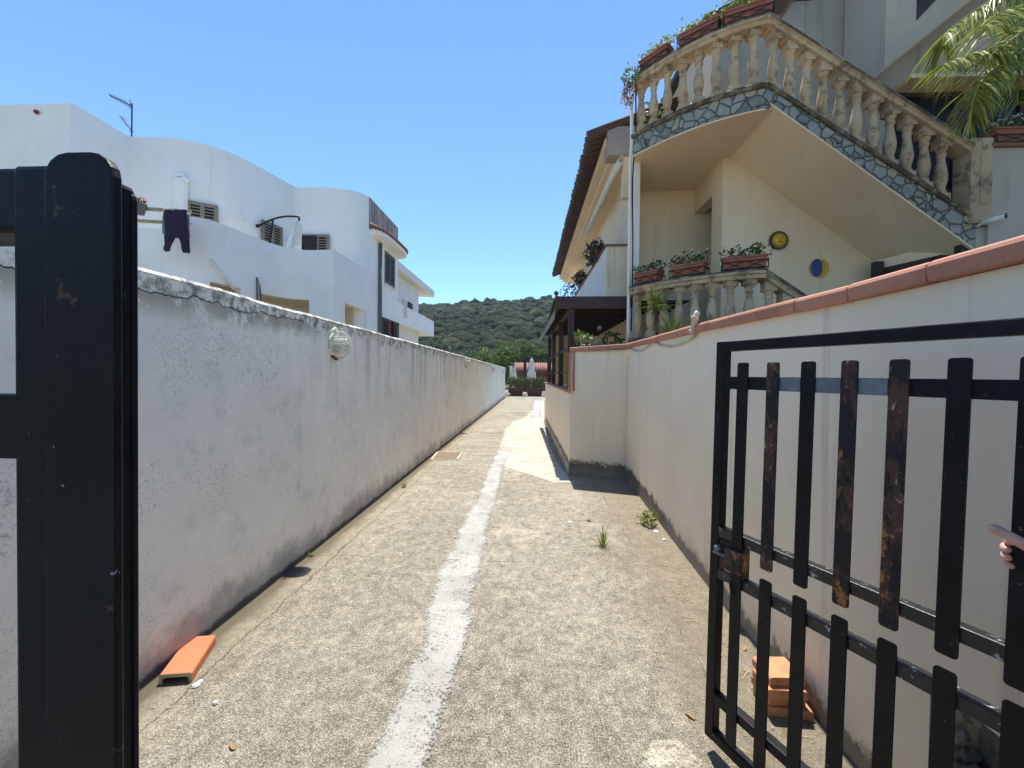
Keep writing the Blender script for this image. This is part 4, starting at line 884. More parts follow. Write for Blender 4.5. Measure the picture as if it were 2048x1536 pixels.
for a_ in range(5):
    an = -1.2 + a_ * .65; frond([crown, crown + Vector((math.cos(an) * .6, math.sin(an) * .6, .5)), crown + Vector((math.cos(an) * 1.4, math.sin(an) * 1.4, .3)), crown + Vector((math.cos(an) * 1.9, math.sin(an) * 1.9, -.4))], .5, 80)
# ------------------------------------------------------------------ tiled-roof house further on
h2 = thing('tiled_house', (2, 9, 0), 'beige house with dark tiled eaves and a balcony behind the pergola', 'house')
e0, e1 = P(1178, 272, Y=8.2), P(1105, 550, Y=19.9); e1.z = e0.z = (e0.z + e1.z) / 2; ed_ = (e1 - e0).normalized(); en = Vector((ed_.y, -ed_.x, 0))
m = MB(); L = (e1 - e0).length; k = int(L / .215)
for i in range(k):
    p = e0 + ed_ * (i + .5) * .215; z_ = random.uniform(-.012, .012); m.tube([p + en * random.uniform(-.015, .015) + Vector((0, 0, z_)), p + en * 1.6 + Vector((0, 0, .62))], .10, 8)
m.prism([e0 + en * .06 + Vector((0, 0, .03)), e1 + en * .06 + Vector((0, 0, .03)), e1 + en * 2.4 + Vector((0, 0, .94)), e0 + en * 2.4 + Vector((0, 0, .94))], (0, 0, .03)); m.build('roof', 'roof_tile', h2, True)
m = MB(); 
for o0, o1, z0, z1 in ((.34, .50, -.20, -.03), (.50, .66, -.30, -.03), (.62, 2.4, -.38, -.26)):
    m.obox(e0 + en * o0 + Vector((0, 0, z0)) + ed_ * .12, en * (o1 - o0), ed_ * (L - .2), (0, 0, z1 - z0))
m.build('cornice', 'house_render', h2, bevel=.01)
wz = e0.z - .38
m = MB(); w0 = e0 + en * .98 + ed_ * .3; m.obox(Vector((w0.x, w0.y, 2.0)), en * .2, ed_ * 8.0, (0, 0, wz - 2.0)); m.box(1.79, 3.2, 8.32, 8.5, 5.20, wz + .2); m.build('wall', 'house_render', h2)
gb0, gb1 = P(1215, 250, Y=8.25), P(1256, 309, Y=8.25)
m = MB(); m.box(gb0.x, 3.3, 8.25, 8.6, gb1.z, P(1235, 252, Y=8.25).z); m.build('gable_block', 'grey_render', h2, bevel=.01)
# balcony
b0 = P(1213, 490, Y=8.55); zt = b0.z - .03; zb = 3.22
bd = ed_; m = MB(); o = Vector((b0.x, 8.55, zb)); m.obox(o, (1.2, 0, 0), (0, .15, 0), (0, 0, zt - zb)); m.build('balcony_front', 'beige_render', h2)
m = MB(); m.obox(o + Vector((0, .15, 0)), (.15, 0, 0), bd * 7.6, (0, 0, zt - zb)); m.build('balcony_side', 'pale_render', h2)
m = MB(); m.obox(o + Vector((.1, .1, .0)), (1.1, 0, 0), bd * 7.6, (0, 0, .2)); m.build('balcony_floor', 'house_render', h2)
m = MB(); m.obox(Vector((b0.x - .03, 8.52, zt)), (1.25, 0, 0), (0, .21, 0), (0, 0, .045)); m.obox(Vector((b0.x - .03, 8.74, zt)), (.21, 0, 0), bd * 7.45, (0, 0, .045)); m.build('balcony_coping', 'roof_tile_red', h2, bevel=.006)
r0, r1 = P(1240, 322, Y=8.1), P(1171, 470, Y=13.2); m = MB(); m.tube([r0, r1], .062, 12); aw = m.build('rolled_awning', 'white_cloth', h2, True)
m = MB(); dd = (r1 - r0).normalized(); m.tube([r0 - dd * .06, r0 - dd * .16], .05, 12); m.build('crank_end', 'yellow_leaf' if 0 else 'raw_ceramic', aw, True)
# succulents on the balcony coping
for x, y, Y_, r, lb in ((1196, 503, 9.6, .24, 'large dark spiny succulent on the corner of the balcony parapet'), (1192, 524, 10.2, .18, 'reddish trailing succulent hanging by the balcony parapet'), (1160, 556, 13.0, .22, 'dark potted plant in a shallow bowl on the balcony parapet'), (1143, 585, 15.4, .42, 'withered brown-leaved potted plant at the far end of the balcony parapet')):
    p = P(x, y, Y=Y_); t = thing('potted_plant', (p.x, p.y, zt + .045), lb, 'plant', 'pots on the balcony parapet')
    m = MB(); b = Vector((max(p.x, b0.x + .0), p.y, zt + .045)); m.lathe([(.07, 0), (.12, .12), (.13, .14), (.11, .14)], b, 12); m.build('pot', 'planter_terracotta', t, True)
    C, dd = clump((b.x - .02, b.y, max(p.z, b.z + .16)), r * 1.15, 320, .9); soup('leaves', 'succulent', t, leafquads(C, .06, dd, .4), 4)
# ------------------------------------------------------------------ brown pergola
pg = thing('pergola', (.6, 7.1, 1.3), 'dark brown timber pergola standing on the low beige wall', 'pergola'); d = (rF - rE).normalized(); nr = right_of(rE, rF)
bz1 = P(1180, 594, Y=7.05).z; bz0 = P(1180, 617, Y=7.05).z
for Y_, s in ((7.10, .105), (8.9, .10), (10.9, .10), (12.6, .10)):
    p = atY(rE, rF, Y_) + nr * .10; m = MB(); m.box(p.x - s / 2, p.x + s / 2, Y_ - s / 2, Y_ + s / 2, LZ + .036, bz0); m.build('post', 'brown_wood', pg, bevel=.005)
p0 = atY(rE, rF, 7.05); p9 = atY(rE, rF, 12.9)
m = MB(); m.box(p0.x - .18, 1.70, 6.98, 7.10, bz0, bz1); m.build('front_beam', 'brown_wood', pg, bevel=.006)
m = MB(); m.bar((p0.x + .1, 7.12, bz0 + .06), (p9.x + .1, 12.9, bz0 + .06), .09, .14); m.build('side_beam', 'brown_wood', pg, bevel=.006)
for i in range(15):
    y_ = 7.35 + i * .36; m = MB(); m.box(p0.x - .05 - .012 * i, 2.6, y_, y_ + .06, bz0 + .05, bz0 + .13); m.build('rafter', 'dark_wood', pg)
m = MB(); m.box(p0.x - .22, 2.7, 7.12, 12.9, bz0 + .135, bz0 + .16); m.build('shading_roof', 'dark_wood', pg)  # solid panel added over the rafters to keep the pergola's underside dark
m = MB(); m.obox((p0.x - .20, 7.12, bz0 - .02), (.10, 0, .14), (p9.x - p0.x - .03, 5.6, 0), (.006, 0, -.004)); m.obox((p0.x - .19, 7.14, bz0 - .16), (0, 0, .14), (p9.x - p0.x - .03, 5.6, 0), (.008, 0, 0)); m.build('canvas_valance', 'canvas_grey', pg)
m = MB(); m.box(p0.x + .14, p0.x + .72, 7.16, 7.17, LZ + .05, 2.15); m.build('clear_screen', 'clear_plastic', pg)
m = MB()
for z_ in (1.42, 1.62, 1.84, 2.05): m.box(p0.x + .13, p0.x + .72, 7.13, 7.16, z_, z_ + .035)
m.build('screen_bars', 'dark_slate', pg)
m = MB(); m.bar((p0.x + .1, 7.2, 2.05), (p9.x + .1, 12.8, 2.05), .04, .05); m.bar((p0.x + .1, 7.2, 1.6), (p9.x + .1, 12.8, 1.6), .03, .04); m.build('side_rails', 'dark_slate', pg)
hb = P(1199, 655, Y=8.2); t = thing('hanging_lamp', tuple(hb), 'small clear glass lamp hanging under the brown pergola', 'lamp')
m = MB(); m.lathe([(.012, .05), (.03, .03), (.045, -.01), (.035, -.045), (.004, -.06)], hb, 14); m.build('bulb', 'bulb_glass', t, True); m = MB(); m.tube([hb + Vector((0, 0, .05)), Vector((hb.x, hb.y, bz0 + .1))], .006, 6); m.build('flex', 'black_rubber', t)
m = MB(); m.box(.75, 4, 13.2, 13.4, 0, 3.2); mw = m.build('mustard_wall', 'mustard_render'); mw.name = 'garden_wall'; tag(mw, 'mustard yellow wall at the back of the pergola', 'wall')
for x, y, Y_, r, mt, lb in ((1170, 683, 6.6, .16, 'flower_leaf', 'variegated pale-leaved shrub just behind the beige wall corner'), (1160, 670, 6.9, .10, 'yucca_leaf', 'yellow-green sprig above the corner of the beige wall'), (1225, 683, 6.75, .2, 'hedge_leaf', 'dark broad-leaved shrub under the pergola by the downpipe')):
    p = P(x, y, Y=Y_); t = thing('shrub', (p.x, Y_, 1.3), lb, 'shrub', 'shrubs behind the beige wall'); C, dd = clump(tuple(p), r, 70, .8); soup('leaves', mt, t, leafquads(C, .05, dd), 4)
    if r == .16:
        C, dd = clump((p.x, p.y, p.z + .02), r, 26, .7); soup('pale_leaves', 'white_petal', t, leafquads(C, .045, dd), 4)
    m = MB(); m.tube([(p.x, Y_, 1.3), tuple(p)], .012, 6); m.build('stem', 'brown_wood', t)
# ------------------------------------------------------------------ white curved house on the left
wh = thing('white_house', (-8, 14, 1.4), 'big white house with curved walls and a wavy balcony parapet behind the left wall', 'house')
ZT = 8.7
def tp(x, y): p = P(x, y, Z=ZT); return Vector((p.x, p.y, 0))
front = [Vector((-24, tp(60, 208).y, 0)), tp(145, 206)]
tw = [tp(258, 273), tp(340, 275)]
curve = [tp(345, 276), tp(395, 285), tp(450, 301), tp(505, 327), tp(550, 351), tp(590, 374)]
blk = [tp(592, 374), tp(640, 374), tp(672, 376), tp(700, 380), tp(722, 386), tp(738, 395)]
sideX = blk[-1].x
far_end = Vector((sideX + .02, 19.6, 0))
curve = [Vector((p.x, p.y, 0)) for p in smooth(curve, 4)]; blk = [Vector((p.x, p.y, 0)) for p in smooth(blk, 4)]
foot = front + tw + curve + blk + [far_end]
def shell(mb, path, z0, z1, t=.25):
    mb.sweep([Vector((p.x, p.y, z0)) for p in path], [(0, 0), (0, z1 - z0), (-t, z1 - z0), (-t, 0)])
m = MB(); 
for part in (front, [front[1], tw[0]], tw + [curve[0]], curve, blk): shell(m, part + ([blk[0]] if part is curve else []), 1.4, ZT)
m.build('wall', 'white_render', wh)
# side wall toward the drive, with window openings
ys = [blk[-1].y, 19.6]
wy0, wy1 = P(769, 540, X=sideX).y, P(789, 540, X=sideX).y; wz1 = P(778, 508, X=sideX).z; wz0 = P(778, 571, X=sideX).z
vy0, vy1 = P(764, 650, X=sideX).y, P(797, 650, X=sideX).y; vz1 = P(780, 640, X=sideX).z
m = MB(); xs = (sideX - .25, sideX)
def yz(y0, y1, z0, z1): m.box(xs[0], xs[1], y0, y1, z0, z1)
zp = P(745, 462, X=sideX).z
yz(ys[0], ys[1], 1.4, 2.4); yz(ys[0], vy0, 2.4, vz1); yz(vy1, ys[1], 2.4, vz1); yz(ys[0], ys[1], vz1, wz0); yz(ys[0], wy0, wz0, wz1); yz(wy1, ys[1], wz0, wz1); yz(ys[0], ys[1], wz1, zp)
m.box(-12, sideX - .25, 19.35, 19.6, 1.4, ZT); m.box(-12, sideX - .25, ys[0] + .6, 19.35, 7.0, 7.15)
m.build('side_wall', 'white_render', wh)
m = MB(); m.box(sideX - .25, sideX - .001, ys[0] + .02, 19.6, zp, ZT + .05); m.build('roof_parapet', 'stained_parapet', wh)
# little tiled eave round the parapet
eave = [Vector((sideX - .1, ys[0] + .1, 0)), Vector((sideX + .28, ys[0] + .25, 0)), Vector((sideX + .5, ys[0] + .9, 0)), Vector((sideX + .55, 18.6, 0)), Vector((sideX + .5, 19.4, 0)), Vector((sideX + .2, 19.9, 0)), Vector((sideX - .4, 20.1, 0))]
eave = [Vector((p.x, p.y, 0)) for p in smooth(eave, 6)]
m = MB(); n_ = len(eave); inner = [Vector((sideX - .2, min(max(p.y, ys[0] + .1), 19.6), 0)) for p in eave]
vs_ = [Vector((p.x, p.y, zp - .16)) for p in eave] + [Vector((p.x, p.y, zp + .0)) for p in eave] + [Vector((p.x, p.y, zp + .28)) for p in inner] + [Vector((p.x, p.y, zp - .30)) for p in inner]
m.v = vs_; m.f = [(i + a * n_, i + 1 + a * n_, i + 1 + ((a + 1) % 4) * n_, i + ((a + 1) % 4) * n_) for i in range(n_ - 1) for a in range(4)]; m.build('eave', 'white_render', wh)
m = MB(); acc = 0
for (p, d) in place([Vector(p) for p in eave], .17, .02):
    nn = Vector((d.y, -d.x, 0)); q = Vector((sideX - .1, min(max(p.y, ys[0] + .1), 19.6), zp + .28)); p3 = p + nn * .05; m.tube([Vector((p3.x, p3.y, zp + .03)), q], .075, 7)
m.build('eave_tiles', 'roof_tile_red', wh, True)
pp = P(760, 640, X=sideX + .08); m = MB(); m.tube([Vector((sideX + .09, pp.y, 1.5)), Vector((sideX + .09, pp.y, zp - .3))], .075, 10); m.build('downpipe', 'grey_pipe', wh, True)
# shutters: louvred leaves, each window its own part
def shutter_window(o, ax, wdt, z0, z1, out, mat, leaves=2, frame_m=None, open_=None):
    o = Vector(o); ax = Vector(ax).normalized(); out = Vector(out).normalized(); v = Vector((0, 0, 1)); fr = .05
    m = MB(); o2 = o + out * -.02
    m.obox(o2 + v * z0, ax * wdt, out * .05, v * fr); m.obox(o2 + v * (z1 - fr), ax * wdt, out * .05, v * fr); m.obox(o2 + v * (z0 + fr), ax * fr, out * .05, v * (z1 - z0 - 2 * fr)); m.obox(o2 + ax * (wdt - fr) + v * (z0 + fr), ax * fr, out * .05, v * (z1 - z0 - 2 * fr))
    wn = m.build('window', frame_m or mat, wh); lw_ = (wdt - 2 * fr) / leaves
    for k in range(leaves):
        if open_ and k in open_: continue
        m = MB(); q = o + ax * (fr + k * lw_) - out * .01; e = .055
        m.obox(q + v * (z0 + fr), ax * e, out * .045, v * (z1 - z0 - 2 * fr)); m.obox(q + ax * (lw_ - e) + v * (z0 + fr), ax * e, out * .045, v * (z1 - z0 - 2 * fr))
        m.obox(q + ax * e + v * (z0 + fr), ax * (lw_ - 2 * e), out * .045, v * e); m.obox(q + ax * e + v * (z1 - fr - e), ax * (lw_ - 2 * e), out * .045, v * e)
        z = z0 + fr + e
        while z < z1 - fr - e - .04: m.obox(q + ax * e + v * (z + .035), ax * (lw_ - 2 * e), out * .042 - v * .022, v * .034); z += .098
        m.build('shutter', mat, wn); m = MB(); m.obox(q + ax * e * .5 + v * (z0 + fr) - out * .03, ax * (lw_ - e), out * .02, v * (z1 - z0 - 2 * fr)); m.build('dark_backing', 'dark_void', wn)
    return wn
def on_path(path, px):                       # where a sight line at column px meets the wall path
    best = None
    for a, b in zip(path, path[1:]):
        for i in range(30):
            p = a.lerp(b, i / 30); d = CM.transposed() @ (Vector((p.x, p.y, 7)) - CO); x = 1024 + F * d.x / -d.z
            if best is None or abs(x - px) < best[0]: best = (abs(x - px), p, (b - a).normalized())
    return best[1], best[2]
def wall_window(path, x0, x1, ytop, h, mat, **k):
    a, d = on_path(path, x0); b, _ = on_path(path, x1); ax = (b - a).normalized(); out = Vector((ax.y, -ax.x, 0)); d = ray((x0 + x1) / 2, ytop); s = (a.lerp(b, .5).y) / d.y; z1 = H + d.z * s
    o = a + out * (.05 + .05 * (b - a).length); return shutter_window(o, ax, (b - a).length, z1 - h, z1, out, mat, **k), o, ax, out, z1
wall_window(curve, 373, 437, 408, 1.2, 'shutter_taupe')
wall_window(curve, 519, 561, 448, 1.2, 'shutter_taupe')
wn, o_, ax_, out_, z1_ = wall_window(blk, 594, 661, 471, 2.1, 'shutter_taupe', leaves=3, open_=(0, 1))
m = MB(); m.obox(o_ - out_ * .03 + Vector((0, 0, z1_ - 2.05)), ax_ * 1.0, out_ * .01, (0, 0, 2.0)); m.build('curtain', 'charcoal_cloth', wn)
shutter_window((sideX, wy0, 0), (0, 1, 0), wy1 - wy0, wz0, wz1, (1, 0, 0), 'shutter_dark')
ww = shutter_window((sideX, vy0, 0), (0, 1, 0), vy1 - vy0, 2.4, vz1, (1, 0, 0), 'brown_wood', leaves=3, open_=(1,))
m = MB(); m.box(sideX - .1, sideX - .08, vy0, vy1, 2.4, vz1 - .05); m.build('pane', 'red_brown_wood', ww)
m = MB(); m.box(sideX - .05, sideX + .06, wy0 - .06, wy1 + .06, wz0 - .10, wz0 - .01); m.build('sill', 'pale_render', wh)
# wavy balcony parapet, with porch openings under it
ZP = 5.70
def bp(x, y): p = P(x, y, Z=ZP); return Vector((p.x, p.y, 0))
wave = [bp(375, 432), bp(420, 440), bp(455, 452), bp(490, 466), bp(520, 478), bp(550, 489), bp(580, 496), bp(610, 500), bp(645, 500), bp(675, 499)]
wave[-1].x = sideX - .0
wave = [Vector((p.x, p.y, 0)) for p in smooth(wave, 4)]
left = [wave[0] + Vector((-9, -1.6, 0)), wave[0] + Vector((-2.2, -.35, 0)), wave[0]]
sidep = [wave[-1], Vector((sideX, blk[-1].y, 0))]
def pxof(p): d = CM.transposed() @ (Vector((p.x, p.y, 4)) - CO); return 1024 + F * d.x / -d.z
m = MB(); shell(m, wave, 4.02, ZP, .2); shell(m, left, 4.02, ZP - .38, .2)
shell(m, [sidep[0], sidep[1]], 4.05, ZP, .2)
zo = P(570, 592, Y=13.2).z
cuts = [(None, 425, 1), (425, 480, 0), (480, 524, 1), (524, 613, 0), (613, 700, 1)]
fullp = left + wave[1:]
dense = []
for a, b in zip(fullp, fullp[1:]):
    n_ = max(1, int((b - a).length / .1)); dense += [a.lerp(b, i / n_) for i in range(n_)]
dense.append(fullp[-1])
for x0, x1, solid in cuts:
    seg = [p for p in dense if (x0 is None or pxof(p) >= x0) and pxof(p) <= x1]
    if solid and len(seg) > 1: shell(m, seg, 1.4, 4.021, .2)
y_a = P(690, 600, X=sideX).y; y_b = P(733, 600, X=sideX).y
shell(m, [sidep[0], Vector((sideX, y_a, 0))], 1.4, 4.05, .2); shell(m, [Vector((sideX, y_b, 0)), sidep[1]], 1.4, 4.05, .2)
m.build('balcony_parapet', 'white_render', wh)
m = MB(); ip = [p + Vector((0, .15, 0)) for p in dense]
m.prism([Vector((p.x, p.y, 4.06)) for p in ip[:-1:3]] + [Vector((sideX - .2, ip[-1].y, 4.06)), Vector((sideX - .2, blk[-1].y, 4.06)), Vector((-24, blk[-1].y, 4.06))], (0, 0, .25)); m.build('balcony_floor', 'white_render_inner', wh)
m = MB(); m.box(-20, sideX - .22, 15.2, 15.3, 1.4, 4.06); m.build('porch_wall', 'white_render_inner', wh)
# railings, pipes, vent on the white house
m = MB(); a = wave[0] + Vector((.05, .05, 0)); b = a + Vector((-2.4, -.42, 0))
for z in (5.50, 5.83): m.bar((a.x, a.y, z), (b.x, b.y, z + .03), .05, .085)
m.bar((b.x, b.y, 5.2), (b.x, b.y, 5.9), .07, .07); m.build('railing', 'rail_beige', wh)
m = MB(); a, b = P(421, 520, Y=10.6), P(468, 579, Y=11.3); pa_, _ = on_path(dense, 421); pb_, _ = on_path(dense, 468)
m.tube([P(421, 520, Y=pa_.y - .06), P(468, 579, Y=pb_.y - .06)], .045, 8); m.build('drain_spout', 'white_paint', wh, True)
pa_, _ = on_path(dense, 515); m = MB(); m.tube([P(514, 555, Y=pa_.y - .03), P(515, 605, Y=pa_.y - .03)], .025, 6); m.tube([P(519, 560, Y=pa_.y - .03), P(521, 605, Y=pa_.y - .03)], .03, 6); m.build('conduit', 'grey_pipe', wh, True)
pa_ = tw[1]; m = MB(); q0 = P(342, 330, Y=pa_.y - .15); q1 = P(362, 345, Y=pa_.y - .15); m.box(q0.x, q1.x, pa_.y - .06, pa_.y + .1, 4, q1.z - .1); m.tube([Vector((q0.x - .05, pa_.y + .02, q1.z - .02)), Vector((q1.x - .1, pa_.y, q1.z + .02)), Vector((q1.x + .06, pa_.y + .02, q1.z - .18))], .06, 8); m.build('chimney_flue', 'white_render', wh)
p = P(75, 225, Y=front[1].y - .02); m = MB(); m.lathe([(.045, 0), (.06, .02), (.05, .06), (.01, .07)], p, 12, (0, -1, 0)); m.build('red_lamp', 'red_plastic', wh, True)
p = P(483, 434, Y=on_path(curve, 483)[0].y); m = MB(); m.obox(p + Vector((-.1, -.12, -.1)), (.16, .12, 0), (.03, -.04, 0), (0, 0, .18)); m.build('junction_box', 'white_paint', wh)
# aerial on the roof
ay = tw[0].y + .3; t = thing('tv_antenna', tuple(P(263, 273, Y=ay)), 'thin dark television aerial on the roof of the white house', 'antenna')
m = MB(); m.tube([P(263, 276, Y=ay) - Vector((0, 0, .3)), P(264, 207, Y=ay)], .02, 6); m.build('mast', 'dark_iron', t)
m = MB(); a, b = P(218, 190, Y=ay - .3), P(266, 213, Y=ay); m.tube([a, b], .016, 6); d_ = (b - a).normalized(); x_ = Vector((d_.y, -d_.x, 0)).normalized()
for i in range(9): c_ = a.lerp(b, .05 + i * .09); hw = .10 + .012 * i; m.tube([c_ - x_ * hw, c_ + x_ * hw], .008, 5)
m.tube([b.lerp(a, .12) + Vector((0, 0, -.1)), b.lerp(a, .12) + Vector((0, 0, .16))], .01, 5); m.build('upper_boom', 'dark_iron', t)
m = MB(); a, b = P(241, 232, Y=ay - .2), P(263, 262, Y=ay); m.tube([a, b], .012, 6)
for i in range(7): c_ = a.lerp(b, .05 + i * .12); m.tube([c_ - Vector((.0, .1, .02)), c_ + Vector((.03, .1, .02))], .006, 5)
m.tube([b + Vector((-.08, 0, -.02)), b + Vector((.1, 0, -.02))], .008, 5); m.build('lower_boom', 'dark_iron', t)
# flower pot on the railing
yb = wave[0].y - .25; p = P(279, 418, Y=yb); t = thing('flower_pot', tuple(p), 'small dark pot with a pink flower on the balcony railing of the white house', 'flower pot')
m = MB(); m.lathe([(.10, -.14), (.15, .10), (.16, .11), (.16, .14), (.13, .14)], p, 14); m.build('pot', 'grey_pipe', t, True)
C, dd = clump((p.x + .05, p.y, p.z + .2), .11, 60, .8); soup('leaves', 'flower_leaf', t, leafquads(C, .03), 4); C, dd = clump((p.x + .08, p.y, p.z + .24), .11, 30, .7); soup('flowers', 'pink_petal', t, leafquads(C, .03, None, .8), 4)
# washing on the airer
yb = wave[0].y - .30; y2 = wave[0].y - .2
def cloth(name, mat, outline_px, Y_, label, cat, grp=None, th=.02):
    pts = [P(x, y, Y=Y_) for x, y in outline_px]; bm = bmesh.new(); vv = [bm.verts.new(p) for p in pts]; f = bm.faces.new(vv); bmesh.ops.triangulate(bm, faces=[f])
    bmesh.ops.subdivide_edges(bm, edges=bm.edges[:], cuts=3, use_grid_fill=True)
    for v_ in bm.verts: v_.co.y += .035 * math.sin(v_.co.x * 16) + .04 * mnoise.noise(v_.co * 4)
    me = bpy.data.meshes.new(name); bm.to_mesh(me); bm.free(); me.shade_smooth(); me.materials.append(M[mat]); o = bpy.data.objects.new(name, me); col.objects.link(o); sm = o.modifiers.new('thickness', 'SOLIDIFY'); sm.thickness = th; return tag(o, label, cat, grp)
def hung(name, mat, strips, Y_, label, cat, th=.03):          # draped cloth: row strips surveyed top to bottom
    m = MB()
    for rows in strips:
        fine = []
        for a, b in zip(rows, rows[1:]): fine += [tuple(lerp(u, v, t / 5) for u, v in zip(a, b)) for t in range(5)]
        fine.append(rows[-1]); o = len(m.v)
        for y, xl, xr in fine:
            p, q = P(xl, y, Y=Y_), P(xr, y, Y=Y_)
            for k in range(9):
                v = p.lerp(q, k / 8); m.v.append(v + Vector((0, .02 * math.sin(v.x * 30) + .03 * mnoise.noise(v * 5), 0)))
        m.f += [(o + i * 9 + k, o + i * 9 + k + 1, o + i * 9 + k + 10, o + i * 9 + k + 9) for i in range(len(fine) - 1) for k in range(8)]
    ob = m.build(name, mat, None, True, recalc=False); sm = ob.modifiers.new('thickness', 'SOLIDIFY'); sm.thickness = th; return tag(ob, label, cat)
hung('trousers', 'purple_cloth', [[(420, 331, 374), (440, 330, 375), (460, 330, 376), (476, 330, 377)], [(476.2, 330, 349), (485, 329, 345), (498, 327, 342), (503, 330, 341)], [(476.2, 357, 377), (485, 361, 378), (498, 366, 379), (506, 369, 378)]], y2 - .35, 'dark purple trousers hanging over the white balcony parapet', 'trousers')
cloth('shirt', 'grey_cloth', [(328, 424), (377, 430), (378, 476), (326, 468)], y2 - .16, 'grey cloth hanging behind the purple trousers on the airer', 'laundry')
cloth('tshirt', 'charcoal_cloth', [(330, 424), (372, 428), (368, 477), (345, 476), (332, 468)], y2 - .25, 'dark T-shirt hanging behind the purple trousers, bottom hem showing between its legs', 'laundry')
t = thing('drying_rack', tuple(P(350, 420, Y=y2)), 'white wire drying rack hooked on the balcony parapet', 'drying rack')
m = MB()
for yy in (y2 - .36, y2 - .25, y2 - .15): m.tube([P(327, 417, Y=yy), P(380, 428, Y=yy)], .011, 6)
for xx, yy in ((327, 417), (380, 428)): m.tube([P(xx, yy, Y=y2 - .42), P(xx, yy, Y=y2 + .1), P(xx, yy + 12, Y=y2 + .12)], .011, 6)
m.build('wire_frame', 'white_plastic', t, True)
# cantilever parasol, closed, on the balcony
uy_ = 13.45; t = thing('parasol', tuple(P(541, 520, Y=uy_)), 'closed cream cantilever parasol with curved dark arm on the white house balcony', 'parasol')
m = MB(); m.tube([P(540, 540, Y=uy_), P(540, 480, Y=uy_), P(544, 455, Y=uy_), P(546, 438, Y=uy_)], .035, 8); m.build('mast', 'dark_iron', t, True)
m = MB(); m.tube(smooth([P(517, 451, Y=uy_), P(535, 443, Y=uy_), P(550, 437, Y=uy_), P(570, 433, Y=uy_), P(590, 433, Y=uy_), P(598, 435, Y=uy_), P(598, 442, Y=uy_)]), .034, 8); m.build('arm', 'dark_iron', t, True)
m = MB(); c0 = P(515, 452, Y=uy_); m.lathe([(.05, -.04), (.06, 0), (.05, .05)], c0, 10); m.build('crank', 'black_rubber', t, True)
m = MB(); top = P(597, 441, Y=uy_); bot = P(586, 505, Y=uy_); k_ = 22; rings = [(0, .03), (.08, .10), (.2, .15), (.5, .17), (.8, .21), (1, .24)]
vs_ = []
for f, r in rings:
    c_ = top.lerp(bot, f)
    for j in range(k_): a_ = 2 * math.pi * j / k_; rr = r * (1 + .22 * (j % 2) - .1); vs_.append(c_ + Vector((math.cos(a_) * rr, math.sin(a_) * rr, 0)))
m.v = vs_; m.f = [(i * k_ + j, i * k_ + (j + 1) % k_, (i + 1) * k_ + (j + 1) % k_, (i + 1) * k_ + j) for i in range(len(rings) - 1) for j in range(k_)] + [tuple(range(k_)), tuple(range((len(rings) - 1) * k_, len(rings) * k_))]; m.build('canopy', 'white_cloth', t)
# ------------------------------------------------------------------ second white house with flat roof slab and balcony
fx = -7.0; fy0, fy1 = P(806, 600, X=fx).y, P(868, 640, X=fx).y
fh = thing('flat_roof_house', (fx - 3, fy0, 1.4), 'small white house with jutting flat roof slab and balcony beyond the curved house', 'house')
rz = P(868, 594, X=fx).z; bz = P(868, 643, X=fx).z; bb = P(868, 673, X=fx).z
m = MB(); m.prism([Vector((fx - 6, fy0 - 1.6, rz + .15)), Vector((fx, fy0 - 1.6, rz)), Vector((fx, fy1, rz)), Vector((fx - 6, fy1, rz + .15))], (0, 0, .42)); m.build('roof_slab', 'pale_render', fh)
m = MB(); m.box(fx - .15, fx, fy0 - 1.5, fy1, bb, bz); m.box(fx - 3, fx - .15, fy1 - .15, fy1, bb, bz); m.box(fx - 3, fx - .15, fy0 - 1.5, fy1 - .15, bb, bb + .2); m.build('balcony', 'white_render', fh)
m = MB(); wx = P(837, 630, Y=fy1 - 2.5).x; m.box(fx - 6, wx, fy0 - 1.6, fy1 - 2.5, 1.4, rz); m.box(fx - 1.4, fx - .4, fy0 - 1.6, fy0 + 2.2, 1.4, bb); m.build('wall', 'pale_render', fh)
q = P(816, 645, X=wx + .03); m = MB(); m.box(wx, wx + .03, q.y - .5, q.y + .9, bb + .2, P(816, 603, X=wx).z); dr = m.build('door', 'dark_slate', fh)
m = MB(); m.box(wx + .03, wx + .05, q.y + .18, q.y + .24, bb + .2, P(816, 603, X=wx).z); m.build('door_frame', 'brown_wood', dr)
cloth('towel', 'white_cloth', [(804, 597), (815, 600), (815, 636), (804, 634)], P(810, 630, X=fx + .05).y, 'white towel hanging over the balcony of the flat-roofed white house', 'towel')
